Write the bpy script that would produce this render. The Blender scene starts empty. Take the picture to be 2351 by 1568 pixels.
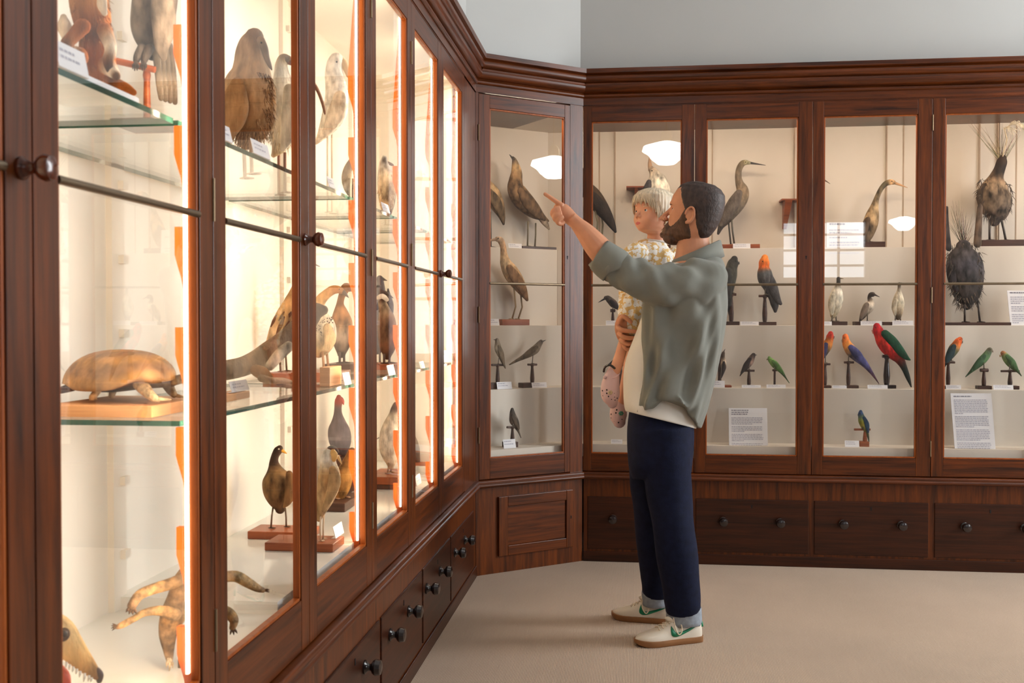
import bpy, bmesh, math, random
from mathutils import Vector, Matrix, noise
random.seed(7)
V = Vector
# ---------------------------------------------------------------- camera model (metres; eye at 1.26 m)
FPX, CXP, CYP, YAW, PIT, EYE = 2360.5, 1175.5, 784.0, .1195, -.01823, 1.26
CAM = V((0, 0, EYE))
FV = V((-math.sin(YAW)*math.cos(PIT), math.cos(YAW)*math.cos(PIT), math.sin(PIT)))
RV = V((math.cos(YAW), math.sin(YAW), 0)); UV = RV.cross(FV)
def ray(x, y): return FV + RV*((x-CXP)/FPX) - UV*((y-CYP)/FPX)
def on_x(x, y, X): d = ray(x, y); return CAM + d*(X/d.x)
def on_y(x, y, Y): d = ray(x, y); return CAM + d*(Y/d.y)
def on_z(x, y, Z): d = ray(x, y); return CAM + d*((Z-EYE)/d.z)
def at_depth(x, y, D): return CAM + ray(x, y)*D
class Plane:
    """a vertical plane through p; measured points of a thing standing on it are turned into metres"""
    def __init__(s, p, n=None):
        s.p = V(p); n = V(n) if n is not None else V((FV.x, FV.y, 0)); s.n = n.normalized()
        s.r = V((s.n.y, -s.n.x, 0))
    def w(s, x, y, off=0):
        d = ray(x, y); return CAM + d*(((s.p + s.n*off - CAM).dot(s.n))/d.dot(s.n))
    def k(s, x, y, off=0): return (s.w(x, y, off)-CAM).dot(FV)/FPX
def lin(c):
    o = []
    for v in c[:3]:
        v /= 255.; o.append(v/12.92 if v <= .04045 else ((v+.055)/1.055)**2.4)
    return (*o, 1.)
# ---------------------------------------------------------------- mesh builder
class MB:
    def __init__(s): s.v, s.f, s.c, s.m, s.hc = [], [], [], [], False
    def add(s, vs, fs, col=None, mi=0):
        b = len(s.v); s.v += [V(p) for p in vs]
        if col is None: s.c += [(1, 1, 1, 1)]*len(vs)
        else:
            s.hc = True
            s.c += list(col) if isinstance(col, list) else [col]*len(vs)
        s.f += [tuple(b+i for i in f) for f in fs]; s.m += [mi]*len(fs)
    def hexa(s, p, col=None, mi=0):
        s.add(p, [(0,1,2,3), (4,5,6,7), (0,1,5,4), (1,2,6,5), (2,3,7,6), (3,0,4,7)], col, mi)
    def box(s, a, b, col=None, mi=0):
        x0,y0,z0 = a; x1,y1,z1 = b
        s.hexa([(x0,y0,z0),(x1,y0,z0),(x1,y1,z0),(x0,y1,z0),(x0,y0,z1),(x1,y0,z1),(x1,y1,z1),(x0,y1,z1)], col, mi)
    def rings(s, rings, cols=None, cap=True, mi=0, closed=True):
        n = len(rings[0]); vs = [p for r in rings for p in r]; fs = []
        for i in range(len(rings)-1):
            for j in range(n if closed else n-1):
                k = (j+1) % n
                fs.append((i*n+j, i*n+k, (i+1)*n+k, (i+1)*n+j))
        if cap and closed:
            fs.append(tuple(range(n))); fs.append(tuple((len(rings)-1)*n+j for j in range(n)))
        cl = None
        if cols is not None: cl = [cols[i] for i in range(len(rings)) for _ in range(n)]
        s.add(vs, fs, cl, mi)
    def tube(s, pts, rad, n=10, col=None, mi=0, cap=True):
        pts = [V(p) for p in pts]; R = []
        if not isinstance(rad, (list, tuple)): rad = [rad]*len(pts)
        a = None
        for i, p in enumerate(pts):
            t = (pts[min(i+1, len(pts)-1)]-pts[max(i-1, 0)]).normalized()
            if a is None: a = t.orthogonal().normalized()
            a = (a-t*a.dot(t)).normalized(); b = t.cross(a)
            R.append([p+(a*math.cos(q)+b*math.sin(q))*rad[i] for q in [2*math.pi*j/n for j in range(n)]])
        s.rings(R, None if col is None else [col]*len(R), cap, mi)
    def ell(s, c, ax, nu=14, nv=9, col=None, mi=0):
        c = V(c); X, Y, Z = [V(a) for a in ax]; vs = [c-Z]; fs = []
        for i in range(1, nv):
            t = -math.pi/2+math.pi*i/nv
            for j in range(nu):
                q = 2*math.pi*j/nu
                vs.append(c+X*(math.cos(t)*math.cos(q))+Y*(math.cos(t)*math.sin(q))+Z*math.sin(t))
        vs.append(c+Z); L = len(vs)-1
        for j in range(nu):
            k = (j+1) % nu
            fs.append((0, 1+k, 1+j)); fs.append((L, L-nu+j, L-nu+k))
            for i in range(nv-2): fs.append((1+i*nu+j, 1+i*nu+k, 1+(i+1)*nu+k, 1+(i+1)*nu+j))
        s.add(vs, fs, col, mi)
    def ball(s, c, r, col=None, mi=0, n=12): s.ell(c, ((r,0,0),(0,r,0),(0,0,r)), n, max(6, n*2//3), col, mi)
    def lathe(s, c, ax, prof, n=16, col=None, mi=0):
        ax = V(ax).normalized(); a = ax.orthogonal().normalized(); b = ax.cross(a); c = V(c)
        s.rings([[c+ax*h+(a*math.cos(2*math.pi*j/n)+b*math.sin(2*math.pi*j/n))*max(r, 1e-4) for j in range(n)] for r, h in prof],
                None if col is None else [col]*len(prof), True, mi)
    def prism(s, poly, off, col=None, mi=0):
        n = len(poly); p = [V(q) for q in poly]; o = V(off)
        s.add(p+[q+o for q in p], [tuple(range(n)), tuple(range(n, 2*n))]+[(i, (i+1) % n, n+(i+1) % n, n+i) for i in range(n)], col, mi)
def wpos(o):
    p = V((0, 0, 0))
    while o is not None: p += o.location; o = o.parent
    return p
COL = bpy.context.scene.collection
def tag(o, label, cat, group=None, kind=None):
    if label: o['label'] = label
    if cat: o['category'] = cat
    if group: o['group'] = group
    if kind: o['kind'] = kind
    return o
def thing(name, loc, label, cat, group=None):
    o = bpy.data.objects.new(name, None); COL.objects.link(o); o.location = V(loc); o.empty_display_size = .05
    return tag(o, label, cat, group)
def obj(name, mb, mats, parent=None, smooth=40, bevel=0, origin=None):
    me = bpy.data.meshes.new(name)
    org = wpos(parent) if parent is not None else V((0, 0, 0))
    if origin is not None: loc = V(origin)-org
    elif parent is None or len(mb.v) == 0: loc = V((0, 0, 0))
    else: loc = sum(mb.v, V((0, 0, 0)))/len(mb.v)-org
    base = org+loc
    me.from_pydata([p-base for p in mb.v], [], mb.f)
    if not isinstance(mats, (list, tuple)): mats = [mats]
    for m in mats: me.materials.append(m)
    if len(mats) > 1: me.polygons.foreach_set('material_index', mb.m)
    if mb.hc:
        a = me.color_attributes.new('Col', 'FLOAT_COLOR', 'POINT')
        a.data.foreach_set('color', [x for c in mb.c for x in c])
    bm = bmesh.new(); bm.from_mesh(me); bmesh.ops.recalc_face_normals(bm, faces=bm.faces); bm.to_mesh(me); bm.free()
    if smooth:
        me.polygons.foreach_set('use_smooth', [True]*len(me.polygons))
        if smooth < 180: me.set_sharp_from_angle(angle=math.radians(smooth))
    o = bpy.data.objects.new(name, me); COL.objects.link(o); o.parent = parent; o.location = loc
    if bevel:
        b = o.modifiers.new('bevel', 'BEVEL'); b.width = bevel; b.segments = 2; b.limit_method = 'ANGLE'; b.angle_limit = math.radians(50)
    return o
def crm(pts, sub):
    """Catmull-Rom through equal-length tuples"""
    out = []; n = len(pts)
    for i in range(n-1):
        p0, p1, p2, p3 = pts[max(i-1, 0)], pts[i], pts[i+1], pts[min(i+2, n-1)]
        for j in range(sub):
            t = j/sub
            out.append(tuple(.5*((2*b)+(-a+c)*t+(2*a-5*b+4*c-d)*t*t+(-a+3*b-3*c+d)*t*t*t) for a, b, c, d in zip(p0, p1, p2, p3)))
    out.append(tuple(pts[-1])); return out
def loft_px(mb, pl, st, sq=.8, n=16, sub=4, round_ends=True, fold=None, tip=.35, off0=0., dcol=None):
    """st: (x, y, radius_px[, colour][, depth offset m]) -> a smooth limb or body"""
    rows = []; hascol = False; cur = dcol or (255, 255, 255)
    for e in st:
        off = off0; col = None
        for q in e[3:]:
            if isinstance(q, tuple): col = q
            else: off = q+off0
        if col is not None: hascol = True; cur = col
        rows.append((e[0], e[1], e[2], off)+tuple(cur))
    sm = crm(rows, sub) if sub > 1 else rows
    pts = [pl.w(r[0], r[1], r[3]) for r in sm]
    rad = [max(.15, r[2])*pl.k(r[0], r[1], r[3]) for r in sm]
    cols = [lin([min(255, max(0, v)) for v in r[4:7]]) for r in sm]
    if round_ends:
        for end in (0, -1):
            a, b = (pts[0], pts[1]) if end == 0 else (pts[-1], pts[-2])
            t = (a-b).normalized(); r = rad[end]
            for h, q in ((.5, .85), (.85, .5), (.98, .14)):
                if end == 0: pts.insert(0, a+t*r*h); rad.insert(0, r*q); cols.insert(0, cols[0])
                else: pts.append(a+t*r*h); rad.append(r*q); cols.append(cols[-1])
    R = []; N = None
    for i, p in enumerate(pts):
        t = (pts[min(i+1, len(pts)-1)]-pts[max(i-1, 0)])
        t = t.normalized() if t.length > 1e-9 else V((0, 0, 1))
        w = pl.n-t*pl.n.dot(t)
        w = w.normalized() if w.length > .15 else (t.cross(pl.r)).normalized()
        nn = t.cross(w)
        if N is not None and nn.dot(N) < 0: nn = -nn
        N = nn; ring = []
        for j in range(n):
            q = 2*math.pi*j/n; f = 1.
            if fold: f = fold(i/(len(pts)-1), q)
            ring.append(p+(nn*math.cos(q)+w*(sq*math.sin(q)))*(rad[i]*f))
        R.append(ring)
    mb.rings(R, cols if (hascol or dcol) else None)
# ---------------------------------------------------------------- materials
MAT = {}
def nodes(name):
    m = bpy.data.materials.new(name); m.use_nodes = True; MAT[name] = m
    nt = m.node_tree; nt.nodes.clear(); out = nt.nodes.new('ShaderNodeOutputMaterial')
    return m, nt, out
def N_(nt, t, **kw):
    n = nt.nodes.new(t)
    for k, v in kw.items():
        if hasattr(n, k) and not k[0].isupper(): setattr(n, k, v)
        else: n.inputs[k.replace('_', ' ')].default_value = v
    return n
def pmat(name, col, rough=.6, metal=0., ns=8., na=.15, stretch=(1,1,1), bump=0., bs=None, attr=False, coat=0., sheen=0., spec=.5, detail=4., sub=0., coords='Object'):
    m, nt, out = nodes(name); L = nt.links.new
    p = N_(nt, 'ShaderNodeBsdfPrincipled'); p.inputs['Roughness'].default_value = rough; p.inputs['Metallic'].default_value = metal
    p.inputs['Specular IOR Level'].default_value = spec
    if coat: p.inputs['Coat Weight'].default_value = coat; p.inputs['Coat Roughness'].default_value = .12
    if sheen: p.inputs['Sheen Weight'].default_value = sheen
    if sub: p.inputs['Subsurface Weight'].default_value = sub; p.inputs['Subsurface Radius'].default_value = (.012, .005, .003); p.inputs['Subsurface Scale'].default_value = 1.
    tc = N_(nt, 'ShaderNodeTexCoord'); mp = N_(nt, 'ShaderNodeMapping'); mp.inputs['Scale'].default_value = stretch
    L(tc.outputs[coords], mp.inputs['Vector'])
    nz = N_(nt, 'ShaderNodeTexNoise'); nz.inputs['Scale'].default_value = ns; nz.inputs['Detail'].default_value = detail; L(mp.outputs[0], nz.inputs['Vector'])
    mr = N_(nt, 'ShaderNodeMapRange'); mr.inputs['From Min'].default_value = .3; mr.inputs['From Max'].default_value = .7
    mr.inputs['To Min'].default_value = 1-na; mr.inputs['To Max'].default_value = 1+na; L(nz.outputs[0], mr.inputs['Value'])
    mx = N_(nt, 'ShaderNodeMix', data_type='RGBA', blend_type='MULTIPLY'); mx.inputs['Factor'].default_value = 1.
    if attr:
        at = N_(nt, 'ShaderNodeVertexColor', layer_name='Col'); L(at.outputs['Color'], mx.inputs[6])
    else: mx.inputs[6].default_value = lin(col)
    cb = N_(nt, 'ShaderNodeCombineColor'); [L(mr.outputs[0], cb.inputs[i]) for i in range(3)]
    L(cb.outputs[0], mx.inputs[7]); L(mx.outputs[2], p.inputs['Base Color'])
    if bump:
        n2 = N_(nt, 'ShaderNodeTexNoise'); n2.inputs['Scale'].default_value = bs or ns*2; n2.inputs['Detail'].default_value = 3; L(mp.outputs[0], n2.inputs['Vector'])
        b = N_(nt, 'ShaderNodeBump'); b.inputs['Strength'].default_value = bump; b.inputs['Distance'].default_value = .004; L(n2.outputs[0], b.inputs['Height']); L(b.outputs[0], p.inputs['Normal'])
    L(p.outputs[0], out.inputs[0]); return m
def wood(name, dark, light, axis, rough=.34, coat=.10, ns=3.):
    """grain runs along axis"""
    m, nt, out = nodes(name); L = nt.links.new
    p = N_(nt, 'ShaderNodeBsdfPrincipled'); p.inputs['Roughness'].default_value = rough; p.inputs['Specular IOR Level'].default_value = .32; p.inputs['Coat Weight'].default_value = coat; p.inputs['Coat Roughness'].default_value = .18
    g = N_(nt, 'ShaderNodeNewGeometry'); mp = N_(nt, 'ShaderNodeMapping')
    mp.inputs['Scale'].default_value = (14, 14, .9) if axis == 'z' else (.9, .9, 22)
    L(g.outputs['Position'], mp.inputs['Vector'])
    nz = N_(nt, 'ShaderNodeTexNoise'); nz.inputs['Scale'].default_value = ns; nz.inputs['Detail'].default_value = 6; nz.inputs['Roughness'].default_value = .65; nz.inputs['Distortion'].default_value = .6
    L(mp.outputs[0], nz.inputs['Vector'])
    cr = N_(nt, 'ShaderNodeValToRGB'); e = cr.color_ramp.elements; e[0].position = .3; e[0].color = lin(dark); e[1].position = .72; e[1].color = lin(light)
    L(nz.outputs[0], cr.inputs[0]); L(cr.outputs[0], p.inputs['Base Color'])
    b = N_(nt, 'ShaderNodeBump'); b.inputs['Strength'].default_value = .06; b.inputs['Distance'].default_value = .002; L(nz.outputs[0], b.inputs['Height']); L(b.outputs[0], p.inputs['Normal'])
    L(p.outputs[0], out.inputs[0]); return m
def thin_glass(name, tint=(1, 1, 1), gain=1.):
    m, nt, out = nodes(name); L = nt.links.new
    t = N_(nt, 'ShaderNodeBsdfTransparent'); t.inputs[0].default_value = (*tint, 1)
    g = N_(nt, 'ShaderNodeBsdfGlossy'); g.inputs['Roughness'].default_value = 0.; g.inputs[0].default_value = (1, 1, 1, 1)
    f = N_(nt, 'ShaderNodeFresnel'); f.inputs['IOR'].default_value = 1.5
    gm = N_(nt, 'ShaderNodeNewGeometry'); io = N_(nt, 'ShaderNodeMapRange'); io.inputs['To Min'].default_value = 1.5; io.inputs['To Max'].default_value = 1/1.5
    L(gm.outputs['Backfacing'], io.inputs['Value']); L(io.outputs[0], f.inputs['IOR'])
    mu = N_(nt, 'ShaderNodeMath', operation='MULTIPLY'); mu.inputs[1].default_value = gain; L(f.outputs[0], mu.inputs[0])
    x = N_(nt, 'ShaderNodeMixShader'); L(mu.outputs[0], x.inputs[0]); L(t.outputs[0], x.inputs[1]); L(g.outputs[0], x.inputs[2]); L(x.outputs[0], out.inputs[0])
    return m
def emit(name, col, s):
    m, nt, out = nodes(name); e = N_(nt, 'ShaderNodeEmission'); e.inputs[0].default_value = (*col, 1); e.inputs[1].default_value = s
    nt.links.new(e.outputs[0], out.inputs[0]); return m
WV = wood('mahogany_upright', (46, 18, 4), (116, 55, 13), 'z')
WH = wood('mahogany_rail', (42, 16, 4), (110, 51, 12), 'h')
WD = wood('mahogany_dark', (32, 12, 3), (72, 31, 9), 'h', rough=.36, coat=0.)
BEAD = wood('glazing_bead_wood', (124, 56, 14), (168, 86, 27), 'z', rough=.4, coat=0.)
PINE = wood('pine_support', (178, 70, 14), (206, 92, 26), 'z', rough=.5, coat=0.)
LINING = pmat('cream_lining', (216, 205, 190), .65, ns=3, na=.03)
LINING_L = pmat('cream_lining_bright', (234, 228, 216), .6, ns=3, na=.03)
CASEFLOOR = pmat('white_case_floor', (228, 228, 222), .12, ns=3, na=.02, spec=.6)
SEAM = pmat('panel_seam', (176, 154, 130), .8)
GLASS = thin_glass('door_glass', gain=1.)
SHELFG = thin_glass('shelf_glass', (.97, .99, .98), gain=.8)
SHELFE = pmat('shelf_glass_edge', (44, 84, 72), .12, ns=6, na=.3)
ROD = pmat('bronzed_rod', (120, 104, 84), .35, .85, ns=20, na=.1)
BRASS = pmat('brass', (176, 150, 96), .35, .9)
HINGE = pmat('worn_hinge', (128, 106, 80), .5, .7)
KNOB = wood('knob_wood', (58, 20, 10), (110, 50, 24), 'z', rough=.18, coat=.6, ns=8)
KNOBD = pmat('dark_knob', (34, 22, 20), .22, coat=.5)
INK = pmat('keyhole_black', (10, 8, 8), .8)
CARD = pmat('white_card', (232, 230, 232), .7, ns=4, na=.02)
PRINT = pmat('printed_grey', (178, 176, 188), .8)
PRINTD = pmat('printed_dark', (136, 134, 146), .8)
FEATHER = pmat('feathers', None, .75, ns=60, na=.45, bump=.7, bs=150, stretch=(1, 1, .5), attr=True, spec=.25)
STREAK = pmat('feathers_mottled', None, .75, ns=30, na=.9, bump=.6, bs=80, attr=True, spec=.25, stretch=(1, 1, .55))
FUR = pmat('fur', None, .85, ns=45, na=.4, bump=.8, bs=160, attr=True, spec=.2, stretch=(1, 1, .35))
SCALE = pmat('scaly_skin', None, .6, ns=70, na=.6, bump=.9, bs=120, attr=True, spec=.3)
HORN = pmat('beak_horn', None, .4, ns=20, na=.15, attr=True)
PLINTH = wood('plinth_red_wood', (112, 52, 28), (168, 92, 50), 'h', rough=.4, coat=.1)
PLINTHD = wood('plinth_dark_wood', (48, 30, 22), (88, 56, 42), 'h', rough=.45, coat=.1)
PLINTHO = wood('plinth_tan_wood', (190, 130, 84), (226, 172, 122), 'h', rough=.5, coat=0.)
EYEM = pmat('glass_eye', (16, 10, 8), .08)
# ================================================================ the room
XL, YR = -.786, 5.426
C1, C2 = V((-.786, 5.03, 0)), V((-.275, 5.426, 0))
DA = (C2-C1).normalized(); DN = V((DA.y, -DA.x, 0)); DLEN = (C2-C1).length
class Fr:
    def __init__(s, o, u, inw): s.o, s.u, s.i = V(o), V(u), V(inw)
    def p(s, u, d, z): return s.o+s.u*u+s.i*d+V((0, 0, z))
FL = Fr((XL, 0, 0), (0, 1, 0), (-1, 0, 0)); FD = Fr(C1, DA, -DN); FRR = Fr((0, YR, 0), (1, 0, 0), (0, 1, 0))
def bx(mb, fr, u0, u1, d0, d1, z0, z1, mi=0, col=None):
    mb.hexa([fr.p(u0,d0,z0), fr.p(u1,d0,z0), fr.p(u1,d1,z0), fr.p(u0,d1,z0), fr.p(u0,d0,z1), fr.p(u1,d0,z1), fr.p(u1,d1,z1), fr.p(u0,d1,z1)], col, mi)
# carpet: fine ribs
m, nt, out = nodes('ribbed_carpet'); L = nt.links.new
p = N_(nt, 'ShaderNodeBsdfPrincipled'); p.inputs['Roughness'].default_value = .95; p.inputs['Specular IOR Level'].default_value = .1
g = N_(nt, 'ShaderNodeNewGeometry')
wv = N_(nt, 'ShaderNodeTexWave'); wv.inputs['Scale'].default_value = 58; wv.inputs['Distortion'].default_value = .5; wv.inputs['Detail'].default_value = 1.5
L(g.outputs['Position'], wv.inputs['Vector'])
nz = N_(nt, 'ShaderNodeTexNoise'); nz.inputs['Scale'].default_value = 160; L(g.outputs['Position'], nz.inputs['Vector'])
nb = N_(nt, 'ShaderNodeTexNoise'); nb.inputs['Scale'].default_value = 1.6; nb.inputs['Detail'].default_value = 4; L(g.outputs['Position'], nb.inputs['Vector'])
a1 = N_(nt, 'ShaderNodeMath', operation='MULTIPLY'); L(wv.outputs[1], a1.inputs[0]); L(nz.outputs[0], a1.inputs[1])
cr = N_(nt, 'ShaderNodeValToRGB'); e = cr.color_ramp.elements; e[0].color = lin((176, 154, 135)); e[1].color = lin((204, 182, 162)); e[1].position = .7; L(a1.outputs[0], cr.inputs[0])
mx = N_(nt, 'ShaderNodeMix', data_type='RGBA', blend_type='MULTIPLY'); mx.inputs['Factor'].default_value = .25
L(cr.outputs[0], mx.inputs[6]); L(nb.outputs[0], mx.inputs[7]); L(mx.outputs[2], p.inputs['Base Color'])
bp = N_(nt, 'ShaderNodeBump'); bp.inputs['Strength'].default_value = .3; bp.inputs['Distance'].default_value = .004; L(a1.outputs[0], bp.inputs['Height']); L(bp.outputs[0], p.inputs['Normal'])
L(p.outputs[0], out.inputs[0]); CARPET = m
PAINT = pmat('grey_wall_paint', (184, 183, 180), .7, ns=2, na=.02)
CEILM = pmat('white_ceiling_paint', (224, 222, 218), .8, ns=2, na=.02)
WHITEP = pmat('white_window_paint', (228, 226, 222), .4)
X1, Y0, ZC = 4.4, -3.8, 4.3
def struct(name, mb, m, **k): return tag(obj(name, mb, m, None, **k), None, None, kind='structure')
b = MB(); b.box((-2.2, Y0, -.08), (X1, 6.6, 0)); struct('floor', b, CARPET, smooth=0)
b = MB(); b.box((-2.2, Y0, ZC), (X1, 6.6, ZC+.1)); struct('ceiling', b, CEILM, smooth=0)
WB = 2.58                                     # the cases are built in: the wall stands above their cornice
b = MB(); b.box((-1.4, Y0, WB), (XL-.05, 5.2, ZC)); struct('wall_left', b, PAINT, smooth=0)
b = MB(); bx(b, FD, -.4, 1.0, .05, .9, WB, ZC); struct('wall_corner', b, PAINT, smooth=0)
b = MB(); b.box((-.6, YR+.05, WB), (X1, 6.5, ZC)); struct('wall_far', b, PAINT, smooth=0)
def wall_with_hole(name, frm, u0, u1, holes, d0, d1, z1):
    b = MB(); us = sorted({u0, u1, *[h[0] for h in holes], *[h[1] for h in holes]})
    for a, c in zip(us[:-1], us[1:]):
        hh = [h for h in holes if h[0] <= a and h[1] >= c]
        if hh: bx(b, frm, a, c, d0, d1, 0, hh[0][2]); bx(b, frm, a, c, d0, d1, hh[0][3], z1)
        else: bx(b, frm, a, c, d0, d1, 0, z1)
    struct(name, b, PAINT, smooth=0)
FRW = Fr((X1, 0, 0), (0, 1, 0), (1, 0, 0)); FBW = Fr((0, Y0, 0), (1, 0, 0), (0, -1, 0))
RW = [(3.86, 5.3, .9, 3.9), (.3, 1.2, .9, 2.6)]; BWN = [(2.0, 3.2, 1.84, 2.7)]  # the right wall's second opening is made up, to hold a fill light
wall_with_hole('wall_right', FRW, Y0, 6.5, RW, 0, .25, ZC)
wall_with_hole('wall_back', FBW, -1.5, X1, BWN, 0, .25, ZC)
SKY1 = emit('window_daylight', (.92, .97, 1.0), 20.); SKY2 = emit('window_daylight_far', (.86, .94, 1.0), 5.5)
def window(n, fr, h, nu, nv, sky):
    u0, u1, z0, z1 = h; r = tag(bpy.data.objects.new('window_%d' % n, None), None, None, kind='structure'); COL.objects.link(r); r.location = fr.p((u0+u1)/2, .1, z0)
    b = MB(); t = .05
    bx(b, fr, u0, u0+t, .04, .12, z0, z1); bx(b, fr, u1-t, u1, .04, .12, z0, z1); bx(b, fr, u0, u1, .04, .12, z0, z0+t); bx(b, fr, u0, u1, .04, .12, z1-t, z1)
    for i in range(1, nu): u = u0+(u1-u0)*i/nu; bx(b, fr, u-.015, u+.015, .06, .1, z0, z1)
    for i in range(1, nv): z = z0+(z1-z0)*i/nv; bx(b, fr, u0, u1, .06, .1, z-.015, z+.015)
    obj('window_frame', b, WHITEP, r, smooth=0)
    b = MB(); b.add([fr.p(u0, .14, z0), fr.p(u1, .14, z0), fr.p(u1, .14, z1), fr.p(u0, .14, z1)], [(0, 1, 2, 3)]); obj('window_pane', b, sky, r, smooth=0)
window(1, FRW, RW[0], 3, 5, SKY1); window(2, FRW, RW[1], 3, 5, SKY1); window(3, FBW, BWN[0], 3, 4, SKY2)  # second window is an added, unseen fill light on the right wall
# pendant lamps hanging in the room (seen reflected in the glass)
OPAL = emit('opal_lamp_glass', (.96, .98, 1.0), 14.)
def pendant(p, r, label):
    t = thing('pendant_lamp', (p[0], p[1], ZC), label, 'lamp', 'opal pendant lamps')
    b = MB(); b.lathe(p, (0,0,1), [(0, -.45*r), (.35*r, -.42*r), (.62*r, -.2*r), (.72*r, -.05*r), (.98*r, .12*r), (.92*r, .3*r), (.5*r, .42*r), (.22*r, .5*r)], 28); obj('lamp_shade', b, OPAL, t, smooth=60)
    b = MB(); b.lathe(V(p)+V((0,0,.48*r)), (0,0,1), [(.24*r, 0), (.24*r, .06), (.1*r, .1)], 16); obj('gallery', b, BRASS, t)
    b = MB(); b.tube([V(p)+V((0,0,.5*r)), V((p[0], p[1], ZC-.03))], .006, 8); b.lathe((p[0], p[1], ZC), (0,0,-1), [(.06, 0), (.06, .015), (.02, .035)], 16); obj('suspension_rod', b, BRASS, t)
def mirror_at(x, y, fr, n, dist):
    d = ray(x, y).normalized(); P = on_y(x, y, YR) if fr == 'R' else CAM+d*((C1-CAM).dot(DN)/d.dot(DN))
    return P+(d-n*2*d.dot(n))*dist
pendant(mirror_at(1530, 352, 'R', V((0, -1, 0)), 3.), .20, 'white opal pendant lamp hanging in front of the spotted bird case')
pendant(mirror_at(1275, 385, 'D', DN, 3.4), .20, 'white opal pendant lamp hanging nearest the right wall windows')
pendant(mirror_at(2076, 514, 'R', V((0, -1, 0)), 7.), .17, 'white opal pendant lamp hanging furthest back in the room')
# ================================================================ cabinets
ZB, ZT = .475, 2.392            # door bottom / top
def plane_z(x, y, Y=YR): return on_y(x, y, Y).z
dz0, dz1 = plane_z(1700, 1268), plane_z(1700, 1146)
def sweep(fr, u0, u1, prof, m0=0., m1=0.):
    """profile (outward p, z) extruded along u, ends mitred by slopes m0, m1"""
    b = MB(); A = [fr.p(u0+m0*pp, -pp, z) for pp, z in prof]; B = [fr.p(u1+m1*pp, -pp, z) for pp, z in prof]; n = len(prof)
    b.add(A+B, [tuple(range(n)), tuple(range(n, 2*n))]+[(i, (i+1) % n, n+(i+1) % n, n+i) for i in range(n)]); return b
def arc(cx, cz, r, a0, a1, k=6): return [(cx+r*math.cos(math.radians(a0+(a1-a0)*i/k)), cz+r*math.sin(math.radians(a0+(a1-a0)*i/k))) for i in range(k+1)]
CORN = [(-.06, 2.398), (.004, 2.398), (.004, 2.437)]+arc(.006, 2.447, .011, -90, 90, 6)+[(.010, 2.462)]+arc(.010, 2.492, .030, -90, 0, 6)[1:]+[(.036, 2.498), (.036, 2.506), (.030, 2.512)]+arc(.030, 2.532, .022, -90, 60, 7)+[(.046, 2.553), (.058, 2.556), (.060, 2.578), (-.06, 2.578)]
LEDG = [(-.05, .438), (.012, .438)]+arc(.018, .448, .010, -90, 40, 4)+[(.022, .457)]+arc(.014, .466, .008, -20, 90, 4)+[(-.05, .475)]
aL = math.acos(V((0, 1, 0)).dot(DA)); aR = math.acos(DA.dot(V((1, 0, 0))))
tL, tR = math.tan(aL/2), math.tan(aR/2)
def knob(b, fr, u, z, r=.018, d0=0., h=.046):
    b.lathe(fr.p(u, d0, z), -fr.i, [(r*.85, -.004), (r*.85, .004), (r*.62, .008), (r*.42, .014), (r*.42, .020), (r*.8, .026), (r, .034), (r*.86, h*.93), (r*.4, h)], 18)
def door(cab, fr, u0, u1, g0, g1, gz0, gz1, kn=None, hinge=None, hz=(1.47, 2.2, .8), key=None, kz=1.459, krad=.018, rod=True):
    b = MB(); z0, z1 = ZB+.003, ZT
    bx(b, fr, u0+.0015, g0, 0, .02, z0, z1); bx(b, fr, g1, u1-.0015, 0, .02, z0, z1)
    bx(b, fr, g0, g1, .0006, .02, gz1, z1, 1); bx(b, fr, g0, g1, .0006, .02, z0, gz0, 1)
    t = .007                                  # glazing bead, set back from the face
    for a, c in ((g0, g0+t), (g1-t, g1)): bx(b, fr, a, c, .003, .0195, gz0, gz1, 2)
    for a, c in ((gz0, gz0+t), (gz1-t, gz1)): bx(b, fr, g0, g1, .003, .0195, a, c, 2)
    d = obj('door', b, [WV, WH, BEAD], cab, smooth=0, bevel=.0016)
    b = MB(); bx(b, fr, g0+.003, g1-.003, .011, .0135, gz0+.003, gz1-.003); obj('glass_pane', b, GLASS, d, smooth=0)
    if rod:
        b = MB(); b.tube([fr.p(g0, .003, 1.457), fr.p(g1, .003, 1.457)], .0065, 12); obj('crossbar', b, ROD, d)
    if kn is not None: b = MB(); knob(b, fr, kn, kz, krad); obj('knob', b, KNOB, d)
    if hinge is not None:
        for z in hz:
            b = MB(); b.tube([fr.p(hinge, -.001, z-.04), fr.p(hinge, -.001, z+.04)], .0035, 8); obj('hinge', b, HINGE, d)
    if key is not None:
        b = MB(); b.tube([fr.p(key[0], -.0008, key[1]-.0), fr.p(key[0], .002, key[1])], .004, 10); bx(b, fr, key[0]-.002, key[0]+.002, -.0008, .002, key[1]-.014, key[1]); obj('keyhole', b, INK, d)
    return d
def drawer(cab, fr, u0, u1, knobs, kz, key=True):
    b = MB(); bx(b, fr, u0, u1, -.006, .03, dz0, dz1); d = obj('drawer', b, WD, cab, smooth=0, bevel=.003)
    for u in knobs: b = MB(); knob(b, fr, u, kz, .024, -.006, .052); obj('knob', b, KNOBD, d)
    if key:
        u = (u0+u1)/2; b = MB(); bx(b, fr, u-.003, u+.003, -.0075, 0, dz1-.045, dz1-.027); obj('keyhole', b, INK, d)
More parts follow.
